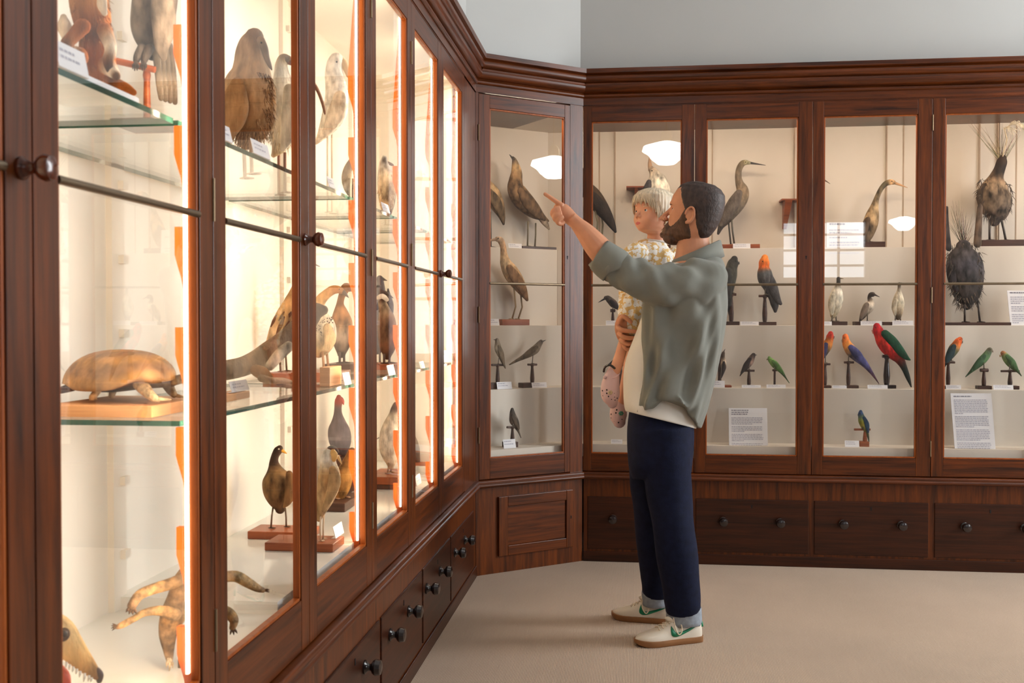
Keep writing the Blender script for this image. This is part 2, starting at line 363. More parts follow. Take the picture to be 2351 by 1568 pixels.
# ---------- left cabinet
LB = [.13, .70, 1.269, 1.849, 2.414, 3.013, 3.569, 4.127, 4.70]
LEND = 5.03; LZ0, LZ1 = .600, 2.312
cabL = thing('display_cabinet', (XL-.2, 2.6, 0), 'long brightly lit mahogany display cabinet filling the left wall', 'cabinet', 'glazed mahogany museum cabinets')
b = MB(); bx(b, FL, -.4, LEND, 0, .03, 0, .44); bx(b, FL, LB[-1], LEND, 0, .05, .44, 2.40); bx(b, FL, -.4, LB[0], 0, .05, .44, 2.40)
bx(b, FL, -.4, LEND, -.0, .49, 2.392, 2.42, 1); bx(b, FL, -.4, LEND, .47, .49, 0, 2.40); bx(b, FL, -.4, LEND, .03, .47, .52, .56, 1)
obj('carcass', b, [WV, WH], cabL, smooth=0)
obj('cornice', sweep(FL, -.4, LEND, CORN, 0, -tL), WH, cabL, smooth=35)
obj('ledge_moulding', sweep(FL, -.4, LEND, LEDG, 0, -tL), WH, cabL, smooth=35)
b = MB(); bx(b, FL, -.4, LEND-.006, -.008, .0, 0, dz0-.012); obj('plinth_skirting', b, WD, cabL, smooth=0, bevel=.003)
b = MB(); bx(b, FL, .16, 4.72, .44, .455, .56, 2.40); bx(b, FL, .16, .18, .03, .45, .56, 2.40); bx(b, FL, 4.71, 4.73, .03, .45, .56, 2.40); bx(b, FL, .16, 4.72, .03, .45, 2.385, 2.395)
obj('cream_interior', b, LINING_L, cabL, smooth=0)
b = MB(); bx(b, FL, .16, 4.72, .03, .45, .565, .58); bx(b, FL, 2.30, 4.72, .04, .45, .58, .61); obj('white_case_floor', b, CASEFLOOR, cabL, smooth=0)
for y in (1.18, 2.30, 3.48, 4.35):
    b = MB(); bx(b, FL, y-.03, y+.03, .425, .442, .58, 2.39)
    for k in range(10): z = .70+k*.175; bx(b, FL, y+.0, y+.026, .412, .4255, z, z+.02)
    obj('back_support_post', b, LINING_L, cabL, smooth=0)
for i in range(8):
    u0, u1 = LB[i], LB[i+1]; hg = None; kn = None
    kn = {1: u1-.026, 3: u1-.026, 6: u1-.012}.get(i)
    hg = {2: u1, 4: u1, 5: u1}.get(i)
    door(cabL, FL, u0, u1, u0+.061, u1-.059, LZ0, LZ1, kn, hg, hz=(1.49 if i == 2 else 1.44 if i == 4 else 1.5, 2.21, .68))
# scalloped pine shelf supports and light strips just behind the stiles
LED = emit('warm_light_strip', (1.0, .78, .48), 9.); LEDW = 3.8
SUP = [(.69, 0), (1.802, 1), (2.955, 1), (3.512, 1), (4.07, 1), (4.655, 1)]
tz = [on_y(415, q, 1.80).z for q in (55, 286, 517, 750, 979, 1207, 1440)]
step = (tz[0]-tz[-1])/6
for y, vis in SUP:
    b = MB(); x0, w0, w1 = .024, .054, .038; z = tz[-1]-step*1.0; prof = []
    lo = .58; zz = tz[-1]-step
    k = 0; pts = []
    ztops = [tz[-1]+step*(j-1) for j in range(0, 9)]
    for zt in ztops:                         # from the bottom up
        z0 = max(zt-step, lo); pts += [(w1-.001, z0), (w1, zt-step*.62), (w1+.003, zt-step*.52), (w0-.004, zt-step*.36), (w0, zt-step*.28), (w0, zt)]
    pts = [(w, min(max(q, .585), 2.385)) for w, q in pts]
    poly = [FL.p(y, x0, .585)]+[FL.p(y, w, q) for w, q in pts]+[FL.p(y, x0, 2.385)]
    b.prism(poly, (0, .014, 0)); obj('shelf_support', b, PINE, cabL, smooth=0)
    for sg, dy in ((-1, -.021), (1, .022)):
        b = MB(); bx(b, FL, y+dy-.004, y+dy+.004, .021, .026, .62, 2.34); ls = obj('light_strip', b, LED, cabL, smooth=0)
        li = bpy.data.lights.new('light_strip_lamp', 'AREA'); li.shape = 'RECTANGLE'; li.size = .010; li.size_y = 1.7; li.energy = LEDW; li.color = (1., .80, .56); li.spread = math.radians(178)
        lo = bpy.data.objects.new('strip_lamp', li); COL.objects.link(lo); lo.parent = ls
        lo.location = V((XL-.0275, y+dy, 1.48))-wpos(ls); lo.rotation_euler = V((-.96, sg*.28, 0)).to_track_quat('-Z', 'Y').to_euler()
def shelf(u0, u1, z, d0=.052, d1=.425, t=.010):
    b = MB(); q = [FL.p(u0,d0,z), FL.p(u1,d0,z), FL.p(u1,d1,z), FL.p(u0,d1,z)]; r = [x-V((0,0,t)) for x in q]
    b.add(q+r, [(0,1,2,3), (4,5,6,7)]); b.add(q+r, [(0,1,5,4), (1,2,6,5), (2,3,7,6), (3,0,4,7)], None, 1)
    obj('glass_shelf', b, [SHELFG, SHELFE], cabL, smooth=0)
for u0, u1 in ((.72, 1.795), (1.815, 2.94), (2.965, 3.50), (3.525, 4.06), (4.085, 4.645)):
    shelf(u0, u1, 1.633)
    if u0 > 1.5: shelf(u0, u1, 1.078)
def yl(x, y=1300): return on_x(x, y, XL).y
for s0, s1, ks in ((735, 870, ((800, 1590), (855, 1527))), (870, 967, ((912, 1457), (953, 1402))), (967, 1032, ((993, 1350), (1023, 1308))), (1032, 1086, ((1056, 1266), (1078, 1233)))):
    drawer(cabL, FL, yl(s0)+.012, yl(s1)-.012, [on_x(x, y, XL+.03).y for x, y in ks], .26)
# ---------- right cabinet and corner cabinet share tiers
TD = [.194, .354, .514]; TZ = [plane_z(1700, 891, YR+TD[0]), plane_z(1700, 747, YR+TD[1]), plane_z(1700, 570, YR+TD[2])]
FZ = .615; BACKD = .72; RX1 = 4.2
def cx(d): return (C1-DN*d+DA*(.6465+.343*d)).x
cabR = thing('display_cabinet', (1.8, YR+.3, 0), 'long mahogany bird cabinet along the far wall behind the man', 'cabinet', 'glazed mahogany museum cabinets')
cabD = thing('display_cabinet', (C1+C2)/2-DN*.3, 'narrow angled mahogany cabinet across the corner between the two long cabinets', 'cabinet', 'glazed mahogany museum cabinets')
def tiers(cab, fr, lo, hi):
    for k in range(3):
        d, z = TD[k], TZ[k]; dn = TD[k+1] if k < 2 else BACKD
        b = MB(); h = .03
        A = [fr.p(lo(d), d, FZ-.02), fr.p(hi(d), d, FZ-.02), fr.p(hi(dn), dn, FZ-.02), fr.p(lo(dn), dn, FZ-.02)]
        B = [V((q.x, q.y, z)) for q in A]; b.hexa(A+B); obj('display_step', b, LINING, cab, smooth=0, bevel=.002)
    b = MB()
    A = [fr.p(lo(.042), .042, .55), fr.p(hi(.042), .042, .55), fr.p(hi(TD[0]), TD[0], .55), fr.p(lo(TD[0]), TD[0], .55)]
    b.hexa(A+[V((q.x, q.y, FZ)) for q in A]); obj('display_floor', b, LINING, cab, smooth=0)
    b = MB()
    A = [fr.p(lo(BACKD), BACKD, TZ[2]-.1), fr.p(hi(BACKD), BACKD, TZ[2]-.1), fr.p(hi(BACKD), BACKD+.02, TZ[2]-.1), fr.p(lo(BACKD), BACKD+.02, TZ[2]-.1)]
    b.hexa(A+[V((q.x, q.y, 2.41)) for q in A])
    A = [fr.p(lo(0.03), 0.03, 2.395), fr.p(hi(0.03), 0.03, 2.395), fr.p(hi(BACKD), BACKD, 2.395), fr.p(lo(BACKD), BACKD, 2.395)]
    b.hexa(A+[q+V((0, 0, .01)) for q in A])
    return b
b = tiers(cabR, FRR, cx, lambda d: RX1)
# raised framing of the back panelling
zt = on_y(1700, 294, YR+BACKD).z
bx(b, FRR, cx(BACKD), RX1, BACKD-.008, BACKD, zt, 2.40)
vs = [on_y(x, 400, YR+BACKD).x for x in (1376, 1412, 1635, 1824, 1893, 2035, 2073)]
for a, c in ((vs[0]-.12, vs[0]), (vs[1], vs[1]+.0), (vs[2]-.16, vs[2]), (vs[3], vs[4]), (vs[5], vs[6]), (2.05, 2.14)):
    if c > a: bx(b, FRR, a, c, BACKD-.008, BACKD, TZ[2], zt)
obj('panelled_interior', b, LINING, cabR, smooth=0)
b = MB()
for x in (1376, 1412, 1635, 1824, 2035, 2073, 2248, 2290, 2332): u = on_y(x, 400, YR+BACKD).x; bx(b, FRR, u-.0035, u+.0035, BACKD-.0095, BACKD, TZ[2], zt)
bx(b, FRR, cx(BACKD), RX1, BACKD-.0095, BACKD, zt-.003, zt+.002); obj('panel_seam', b, SEAM, cabR, smooth=0)
b = tiers(cabD, FD, lambda d: -.49*d-.1*(d > .5), lambda d: .6465+.343*d)
obj('panelled_interior', b, LINING, cabD, smooth=0)
RB = [-.275, .303, .900, 1.489, 2.081, 2.673, 3.265, 3.857]; RG = [(-.231, .238), (.363, .829), (.955, 1.418), (1.550, 2.017), (2.142, 2.610), (2.734, 3.202), (3.326, 3.794)]
b = MB(); bx(b, FRR, -.27, RX1, 0, .03, 0, .44); bx(b, FRR, RB[-1], RX1, 0, .05, .44, 2.40); bx(b, FRR, -.275, RX1, 0, .74, 2.392, 2.42, 1); bx(b, FRR, -.275, RX1, .03, .7, .50, .55, 1); bx(b, FRR, RX1-.02, RX1, .03, .75, 0, 2.40)
bx(b, FRR, cx(.75)+.02, RX1, .745, .765, 0, 2.42); obj('carcass', b, [WV, WH], cabR, smooth=0)
obj('cornice', sweep(FRR, -.275, RX1, CORN, tR, 0), WH, cabR, smooth=35); obj('ledge_moulding', sweep(FRR, -.275, RX1, LEDG, tR, 0), WH, cabR, smooth=35)
b = MB(); bx(b, FRR, -.272, RX1, -.006, 0, 0, dz0-.012); obj('plinth_skirting', b, WD, cabR, smooth=0, bevel=.003)
for i in range(7):
    g0, g1 = RG[i]; door(cabR, FRR, RB[i], RB[i+1], g0, g1, .570, 2.314, None, RB[3] if i == 2 else None, hz=(2.27, 1.4, .62), key=((g1+.04, 1.60 if i == 1 else 1.45) if i in (0, 1) else None))
def xr(x, y=1200): return on_y(x, y, YR).x
for s0, s1, ks in ((1349, 1581, (1407, 1527)), (1597, 1856, (1660, 1790)), (1869, 2131, (1934, 2068)), (2145, 2402, (2214, 2351))):
    drawer(cabR, FRR, xr(s0), xr(s1), [xr(x) for x in ks], on_y(1660, 1198, YR-.03).z)
for k in range(3): u = xr(2416)+k*.60; drawer(cabR, FRR, u, u+.575, [u+.15, u+.43], .22)
# corner cabinet front
b = MB(); bx(b, FD, 0.004, DLEN-.002, .002, .03, 0, .44); bx(b, FD, .002, .018, .001, .06, .44, 2.40); bx(b, FD, .566, DLEN-.001, .001, .06, .44, 2.40); bx(b, FD, .01, DLEN-.01, .02, .70, 2.392, 2.42, 1); bx(b, FD, .0, DLEN, .04, .5, .50, .55, 1)
bx(b, FD, -.33, .88, .745, .765, 0, 2.42); obj('carcass', b, [WV, WH], cabD, smooth=0)
obj('cornice', sweep(FD, 0, DLEN, CORN, tL, -tR), WH, cabD, smooth=35); obj('ledge_moulding', sweep(FD, 0, DLEN, LEDG, tL, -tR), WH, cabD, smooth=35)
door(cabD, FD, .018, .566, .082, .531, .580, 2.326, None, .018, hz=(2.2, 1.3, .7), key=(.548, 1.605))
def sD(x, y): d = ray(x, y); P = CAM+d*((C1-CAM).dot(DN)/d.dot(DN)); return (P-C1).dot(DA), P.z
s0, za = sD(1143, 1146); s1, zb = sD(1313, 1255); i0, zc = sD(1164, 1168); i1, zd = sD(1298, 1238)
za, zb = .385, .085; zc, zd = .335, .135
b = MB(); bx(b, FD, s0, i0, -.012, .01, zb, za); bx(b, FD, i1, s1, -.012, .01, zb, za); bx(b, FD, i0, i1, -.012, .01, zc, za, 1); bx(b, FD, i0, i1, -.012, .01, zb, zd, 1); bx(b, FD, i0, i1, -.003, .01, zd, zc, 1)
dd = obj('panelled_door', b, [WV, WH], cabD, smooth=0, bevel=.0025)
b = MB(); bx(b, FD, s1-.016, s1-.011, -.0135, 0, .235, .25); obj('keyhole', b, INK, dd)
# strip lights inside the top of the far and corner cabinets
STRIP = emit('cabinet_strip_light', (1.0, .82, .60), 54.)
for i in range(7):
    b = MB(); bx(b, FRR, RG[i][0]+.03, RG[i][1]-.03, .055, .085, 2.355, 2.375); obj('strip_light', b, STRIP, cabR, smooth=0)
b = MB(); bx(b, FD, .10, .51, .055, .085, 2.365, 2.383); obj('strip_light', b, STRIP, cabD, smooth=0)
# ================================================================ specimens
CARDG = {}
def card(pl, x0, x1, y0, zb, label, group='specimen cards', off=-.045, lean=.25, lines=2, h=None, name='label_card'):
    """a small printed card leaning back a little, standing on a surface at height zb (or at y1 px when zb is None)"""
    k = pl.k((x0+x1)/2, y0, off); a = pl.w(x0, y0, off); c = pl.w(x1, y0, off)
    z1 = (a.z+c.z)/2
    if zb is None: zb = z1-h*k
    zb += .0005
    back = pl.n*lean*(z1-zb); th = pl.n*.0012
    A0 = V((a.x, a.y, zb)); B0 = V((c.x, c.y, zb)); A1 = V((a.x, a.y, z1))+back; B1 = V((c.x, c.y, z1))+back
    b = MB(); b.hexa([A0, B0, B0+th, A0+th, A1, B1, B1+th, A1+th])
    # a bent-over foot behind the card so that it stands
    f0 = A0+th; f1 = B0+th; g = pl.n*.012
    b.hexa([f0, f1, f1+g, f0+g, f0+V((0, 0, .001)), f1+V((0, 0, .001)), f1+g+V((0, 0, .001)), f0+g+V((0, 0, .001))])
    o = tag(obj(name, b, CARD, None, smooth=0), label, 'card', group)
    rnd = random.Random(int(x0*7+y0)); b = MB(); u = B0-A0; w = A1-A0; fn = -pl.n*.0006
    for i in range(lines):
        t0 = .78-.62*i/max(1, lines)-.05; x = .08; end = (.62 if i == 0 else .8)+rnd.uniform(-.1, .12)
        while x < end:
            l = min(rnd.uniform(.06, .16), end-x); hgt = (.10 if lines < 4 else .45/lines)
            p = A0+w*t0+fn
            b.add([p+u*x, p+u*(x+l), p+u*(x+l)+w*hgt, p+u*x+w*hgt], [(0, 1, 2, 3)]); x += l+.025
    obj('printed_lines', b, PRINT, o, smooth=0); return o
def sheet(pl, q, label, nl=24, head=3, off=-.04, zb=None, group='printed information sheets', lean=.05):
    """q: four pixel corners (top-left, top-right, bottom-right, bottom-left); leans on the step behind"""
    o_ = [off+lean, off+lean, off, off]; P = [pl.w(x, y, d) for (x, y), d in zip(q, o_)]
    if zb is not None:
        for i in (2, 3): P[i].z = zb+.001
    th = pl.n*.004; b = MB(); b.hexa([P[3], P[2], P[2]+th, P[3]+th, P[0], P[1], P[1]+th, P[0]+th])
    o = tag(obj('information_sheet', b, CARD, None, smooth=0), label, 'sign', group)
    def at(u, v): return (P[3].lerp(P[2], u)).lerp(P[0].lerp(P[1], u), v)-pl.n*.0008
    rnd = random.Random(int(q[0][0])); bh, bt = MB(), MB(); v = .955; dv = .9/(nl+head*1.4)
    para = [nl//3, nl//3+nl//4, nl-nl//5]
    for i in range(nl+head):
        hd = i < head; d = dv*(1.25 if hd else 1.); x = .07; end = (rnd.uniform(.45, .66) if hd else .9-rnd.uniform(0, .06))
        if (i-head) in [p-1 for p in para]: end = rnd.uniform(.25, .7)
        while x < end:
            l = min(rnd.uniform(.02, .085), end-x); bb = bh if hd else bt
            bb.add([at(x, v-d*.5), at(x+l, v-d*.5), at(x+l, v), at(x, v)], [(0, 1, 2, 3)]); x += l+.013
        v -= d
        if (i-head) in [p-1 for p in para] or i == head-1: v -= d*.8
    obj('printed_text', bt, PRINT, o, smooth=0)
    if head: obj('printed_heading', bh, PRINTD, o, smooth=0)
    return o
def px_box(mb, pl, x0, x1, y0, zb, d0, d1):
    a, c = pl.w(x0, y0, d0), pl.w(x1, y0, d0); e = pl.n*(d1-d0); z1 = (a.z+c.z)/2
    A = [V((a.x, a.y, zb)), V((c.x, c.y, zb)), V((c.x, c.y, zb))+e, V((a.x, a.y, zb))+e]
    mb.hexa(A+[V((q.x, q.y, z1)) for q in A])
def ink_col(c): return lin(c)
def tufts(mb, pl, pts, n, L, w, col, spread=.5, down=(0, 1), off=0., seed=1, df=.84):
    """loose hair-like feathers: thin curved blades growing from points inside an outline"""
    rnd = random.Random(seed)
    for _ in range(n):
        x, y, r = rnd.choice(pts); q = rnd.uniform(0, 6.28); rr = r*rnd.uniform(.75, 1.0)
        x0, y0 = x+math.cos(q)*rr, y+math.sin(q)*rr*.9; k = pl.k(x, y); o0 = off-math.sqrt(max(0, 1-(rr/r)**2))*r*k*df-.004*rnd.random()
        dx, dy = down[0]+rnd.uniform(-spread, spread)+math.cos(q)*.4, down[1]+rnd.uniform(-spread, spread)+math.sin(q)*.2
        l = L*rnd.uniform(.5, 1.2); cv = rnd.uniform(-.5, .5)
        a = pl.w(x0, y0, o0); m = pl.w(x0+dx*l*.5+dy*l*cv*.2, y0+dy*l*.5, o0-.006); e = pl.w(x0+dx*l, y0+dy*l, o0-.002)
        sd = (e-a).cross(pl.n).normalized()*w*k; f = rnd.uniform(.7, 1.25)
        cc = lin([min(255, v*f) for v in (rnd.choice(col) if isinstance(col, list) else col)])
        mb.add([a-sd*.5, a+sd*.5, m+sd*.45, m-sd*.45, e+sd*.06, e-sd*.06], [(0, 1, 2, 3), (3, 2, 4, 5)], cc)
def leg(mb, pl, pts, r=1.2, col=(90, 78, 66), off=0., foot=True, fdir=1, zb=None):
    P = [pl.w(x, y, off) for x, y in pts]
    if zb is not None: P[-1].z = zb+.003
    k = pl.k(*pts[-1]); mb.tube(P, [r*k]*len(P), 7, lin(col))
    if foot:
        for dx, do in ((5, -.010), (6, 0), (4.5, .010), (-3.5, .002)):
            e = P[-1]+pl.r*(dx*fdir*k*r*.8)+pl.n*do; e.z = P[-1].z-.001; mb.tube([P[-1], e], [r*k*.8, r*k*.35], 6, lin(col))
def specimen(name, label, cat, pl, zb, group=None, body=(), sq=.72, mat=None, tail=(), wing=(), wsq=.34, wcol=None, woff=.85, beak=(), legs=(), lcol=(96, 84, 70), lr=1.2, eye=None,
             perch=None, plinth=None, extra=None, wmat=None, fdir=1, bcol=(60, 54, 48), base_m=None, loffs=(-.012, .012)):
    """all (x, y, radius) come from measurements in the photograph's plane of the specimen; zb is the shelf height it stands on"""
    xs = [p[0] for p in body]; ctr = pl.w(sum(xs)/len(xs), body[0][1]); t = thing(name, (ctr.x, ctr.y, zb), label, cat, group)
    mat = mat or FEATHER
    b = MB(); loft_px(b, pl, body, sq); obj('body', b, mat, t, smooth=180)
    if tail: b = MB(); loft_px(b, pl, tail, .45, n=10); obj('tail', b, wmat or mat, t, smooth=180)
    if wing:
        k = pl.k(wing[0][0], wing[0][1]); rb = max(p[2] for p in body)*k*sq
        for s in (-1, 1):
            b = MB(); loft_px(b, pl, wing, wsq, n=12, off0=s*rb*woff, dcol=wcol); obj('wing', b, wmat or mat, t, smooth=180)
    if beak: b = MB(); loft_px(b, pl, beak, .6, n=9, sub=3, round_ends=False, dcol=bcol); obj('beak', b, HORN, t, smooth=180)
    if eye:
        k = pl.k(eye[0], eye[1]); b = MB(); oo = -eye[3] if len(eye) > 3 else -.008
        b.ball(pl.w(eye[0], eye[1], oo), eye[2]*k, n=10); obj('eye', b, EYEM, t, smooth=180)
    ztop = zb
    if plinth:
        x0, x1, y0, hd = plinth[:4]; b = MB(); px_box(b, pl, x0, x1, y0, zb+.0005, -hd, hd); ztop = pl.w((x0+x1)/2, y0, -hd).z
        obj('plinth', b, plinth[4] if len(plinth) > 4 else PLINTHD, t, smooth=0, bevel=.002)
    for i, L in enumerate(legs):
        b = MB(); leg(b, pl, L, lr, lcol, loffs[i % len(loffs)], True, fdir, None if perch else (ztop if plinth else zb)); obj('leg', b, HORN, t, smooth=180)
    if perch: make_perch(t, pl, zb, **perch)
    if extra: extra(t, pl)
    return t
def make_perch(t, pl, zb, x, y, bar=None, base=None, r=3., m=None, bh=6., turned=True, br=2.6):
    """turned post with a cross bar and a square foot"""
    m = m or PLINTHD; k = pl.k(x, y); b = MB(); top = pl.w(x, y, 0); bt = V((top.x, top.y, zb))
    h = top.z-zb; pr = [(1.0, 0), (1.3, .05), (.8, .1), (1.1, .18), (1.25, .4), (.9, .75), (.7, .9), (1.0, .95), (1.0, 1.)] if turned else [(1.1, 0), (1.0, 1.)]
    b.lathe(bt, (0, 0, 1), [(q*r*k, max(.004, g*h)) for q, g in pr], 12); obj('perch_post', b, m, t)
    if bar:
        b = MB(); A, B = pl.w(bar[0], y, -.004), pl.w(bar[1], y, .004); b.tube([A, A.lerp(B, .5), B], br*k, 10); obj('perch_bar', b, m, t)
    if base:
        b = MB(); px_box(b, pl, base[0], base[1], base[2], zb+.0005, -.026, .026); obj('perch_base', b, m, t, smooth=0, bevel=.002)
    return t
class Lv:
    """one display level of the far cabinet and the corner cabinet"""
    def __init__(s, d, z): s.z = z; s.R = Plane((0, YR+d, 0), (0, 1, 0)); s.D = Plane(C1-DN*d, -DN)
FLO, TA, TB_, TC_ = Lv(.115, FZ), Lv(.265, TZ[0]), Lv(.425, TZ[1]), Lv(.60, TZ[2])
GB = (112, 98, 80)
# ---------------------------------------------------------------- corner cabinet
P_ = TC_.D
specimen('stuffed_bittern', 'mottled brown bittern with beak raised, above the pointing hand in the corner cabinet', 'stuffed bird', P_, TC_.z, 'birds in the corner cabinet',
    [(1258,507,3,(96,74,52)),(1244,498,9,(92,72,50)),(1227,485,18,(98,78,56)),(1208,467,23,(112,86,58)),(1193,450,24,(120,92,62)),(1184,432,21,(132,102,70)),(1184,415,17,(140,108,74)),(1186,398,14,(150,120,84)),(1184,381,10,(176,146,104)),(1181,368,6,(110,94,76)),(1178,363,4,(84,74,64))],
    mat=STREAK, tail=[(1240,498,8,(150,132,112)),(1252,512,8),(1260,525,3)], wing=[(1196,440,10),(1212,462,17),(1232,486,14),(1250,503,5)], wcol=(98,74,50), wmat=STREAK,
    beak=[(1179,366,3.2),(1174,360,2.2),(1169.5,354.5,.5)], legs=[[(1212,508),(1212,535),(1211,562)],[(1230,512),(1230,538),(1228,563)]], lr=2., lcol=(120,108,84), eye=(1181,366,1.2,.012), plinth=(1200,1278,566,.05,PLINTHD))
specimen('stuffed_heron', 'brown streaked bird half hidden by the left stile, top of the corner cabinet', 'stuffed bird', P_, TC_.z, 'birds in the corner cabinet',
    [(1156,514,3,(96,78,58)),(1152,496,9,(110,88,62)),(1143,473,17,(134,110,80)),(1130,450,22,(150,124,90)),(1114,430,20,(160,134,98)),(1100,412,14),(1092,392,9),(1090,376,8)], mat=STREAK,
    wing=[(1122,440,10),(1138,462,14),(1150,488,9),(1156,510,3)], wcol=(104,84,60), wmat=STREAK, beak=[(1088,376,3),(1070,374,.6)], legs=[[(1126,486),(1127,528),(1127,565)],[(1112,486),(1112,528),(1112,565)]], lr=2., plinth=(1096,1140,566,.05,PLINTHD))
P_ = TB_.D
specimen('stuffed_wading_bird', 'pale buff long-legged wading bird on a wooden block in the corner cabinet', 'stuffed bird', P_, TB_.z, 'birds in the corner cabinet',
    [(1210,688,4,(128,98,66)),(1200,668,12,(150,116,80)),(1186,645,18,(176,140,100)),(1172,624,19,(196,160,118)),(1161,604,14,(206,172,130)),(1157,585,9,(200,162,120)),(1155,566,7.5,(190,150,112)),(1149,552,8,(184,150,118)),(1141,549,6,(190,160,130))],
    wing=[(1170,616,9),(1184,638,14),(1200,664,11),(1210,686,4)], wcol=(134,98,66), beak=[(1140,549,4),(1130,551,3),(1112,556,.8)], bcol=(170,140,112), legs=[[(1180,658),(1184,704),(1176,735)],[(1194,664),(1199,705),(1190,735)]], lr=2., lcol=(158,130,92), eye=(1144,547,1.4,.014), fdir=-1, plinth=(1153,1216,733,.045,PLINTH))
P_ = TA.D
specimen('stuffed_songbird', 'small pale streaked bird on a turned perch by the left edge of the corner cabinet', 'stuffed bird', P_, TA.z, 'birds in the corner cabinet',
    [(1160,845,1.5,(120,104,82)),(1155,832,4),(1150,817,7,(150,132,106)),(1144,800,9.5,(186,172,148)),(1142,787,6,(140,124,104)),(1141,781,5,(126,112,96))], wing=[(1146,795,4),(1151,812,7),(1158,838,2)], wcol=(126,108,86), beak=[(1138,780,1.6),(1133,780,.4)], legs=[[(1145,822),(1144,835)]], lr=.9, eye=(1140,780,.9,.01), perch=dict(x=1142.5, y=838, bar=(1129,1158), base=(1124,1147,879), r=4))
specimen('stuffed_cuckoo', 'slim grey-brown bird with long tail leaning right on a perch in the corner cabinet', 'stuffed bird', P_, TA.z, 'birds in the corner cabinet',
    [(1170,837,1.5,(112,98,80)),(1186,828,3.5),(1203,819,6,(118,104,86)),(1216,811,9,(128,114,94)),(1229,802,10,(142,128,108)),(1238,790,7,(116,104,90)),(1242,785,5.5,(100,90,80))], wing=[(1232,797,5),(1218,808,7),(1198,822,3)], wcol=(104,90,72), beak=[(1245,784,1.8),(1253.5,780.5,.4)], legs=[[(1224,811),(1222,834)]], lr=1, eye=(1243,784,.9,.01), perch=dict(x=1222, y=837, bar=(1212,1232), base=(1201,1226,879), r=4.2))
P_ = FLO.D
specimen('stuffed_small_owlet', 'small dark mottled bird alone on the bottom shelf of the corner cabinet', 'stuffed bird', P_, FLO.z, 'birds in the corner cabinet',
    [(1196,1005,1,(78,66,54)),(1191,992,2.5),(1186,980,6,(98,84,70)),(1180,966,11,(122,108,92)),(1177,953,8,(110,96,82)),(1176,944,5.5,(84,74,66)),(1176,940,4)], mat=STREAK, wing=[(1177,955,4),(1185,968,7),(1191,984,3)], wcol=(84,70,56), beak=[(1174,944,1.5),(1170,946,.4)], legs=[[(1178,972),(1177,980)]], lr=1, perch=dict(x=1176.5, y=981, bar=(1164,1188), base=(1164,1190,1015), r=4))
card(FLO.D, 1157, 1185, 1009, FLO.z, 'white card in front of the small dark bird on the corner cabinet floor')
card(TA.D, 1142, 1176, 877, TA.z, 'white card between the two perched birds of the corner cabinet')
card(TA.D, 1222, 1256, 878, TA.z, 'white card right of the cuckoo perch in the corner cabinet')
card(TB_.D, 1124, 1147, 732, TB_.z, 'white card left of the buff wading bird block')
card(TC_.D, 1168, 1199, 559, TC_.z, 'white card left of the bittern plinth')
# ---------------------------------------------------------------- far cabinet, first door
P_ = TC_.R
specimen('stuffed_dark_heron', 'black-brown bird with drooping tail beside the left frame of the first far door', 'stuffed bird', P_, TC_.z, 'birds in the far cabinet',
    [(1413,532,3,(34,28,26)),(1406,518,8),(1394,497,13,(44,34,28)),(1378,474,18,(60,46,34)),(1360,450,20,(72,56,40)),(1344,428,15),(1336,408,9),(1334,392,8)], mat=FEATHER, wing=[(1356,446,10),(1376,470,14),(1396,500,10),(1410,526,4)], wcol=(46,36,30), beak=[(1331,392,3),(1318,394,.5)], legs=[[(1366,480),(1372,510),(1369,560)],[(1380,490),(1384,515),(1381,560)]], lr=2., lcol=(122,112,84), plinth=(1352,1398,562,.05,PLINTHD))
specimen('stuffed_spotted_seabird', 'cream bird with black spots and grey breast on a wall bracket above the child', 'stuffed bird', P_, TC_.z, 'birds in the far cabinet',
    [(1506,520,12,(120,112,104)),(1508,490,24,(150,142,130)),(1509,462,30,(180,172,156)),(1510,436,29,(206,198,180)),(1508,415,22,(222,214,196)),(1502,398,12,(190,178,158)),(1495,388,7,(170,150,128))], mat=STREAK, wing=[(1490,418,6),(1486,436,10),(1484,460,9)], wcol=(72,68,70), woff=.75, beak=[(1494,392,5.5),(1492,376,4.5),(1491.5,359,1)], bcol=(168,132,100), legs=[[(1500,515),(1499,560)],[(1518,515),(1518,560)]], lr=2, eye=(1497,392,1.4,.02), plinth=(1478,1540,562,.05,PLINTHD))
def bracket(pl, x0, x1, y, sx0, sx1, yb, label):
    b = MB(); a = pl.w(x0, y, .02); 
    t = thing('wall_bracket', (pl.w((x0+x1)/2, y, .1)), label, 'bracket', 'small wooden wall brackets'); zt = a.z
    A, B = pl.w(x0, y, 0), pl.w(x1, y, 0); dd = V((0, YR+BACKD-.001-A.y, 0)); b.hexa([A+V((0,0,-.008)), B+V((0,0,-.008)), B+V((0,0,-.008))+dd, A+V((0,0,-.008))+dd, A, B, B+dd, A+dd]); obj('bracket_shelf', b, PLINTH, t, smooth=0)
    b = MB(); p0, p1 = pl.w(sx0, y+3, 0), pl.w(sx1, y+3, 0); zl = pl.w(sx0, yb, 0).z; q0 = V((p0.x, p0.y, zl)); q1 = V((p0.x+(p1.x-p0.x)*.5, p0.y, zl))
    z8 = zt-.0085; f = dd*.8
    b.hexa([q0+f, q1+f, q1+dd, q0+dd, V((p0.x, p0.y, z8)), V((p1.x, p1.y, z8)), V((p1.x, p1.y, z8))+dd, V((p0.x, p0.y, z8))+dd]); obj('bracket_leg', b, PLINTH, t, smooth=0)
bracket(TC_.R, 1438, 1500, 427, 1457, 1465, 466, 'small dark wall bracket left of the spotted seabird')
bracket(TC_.R, 1795, 1850, 456, 1803, 1820, 522, 'small brown wall bracket right of the slim heron')
P_ = TB_.R
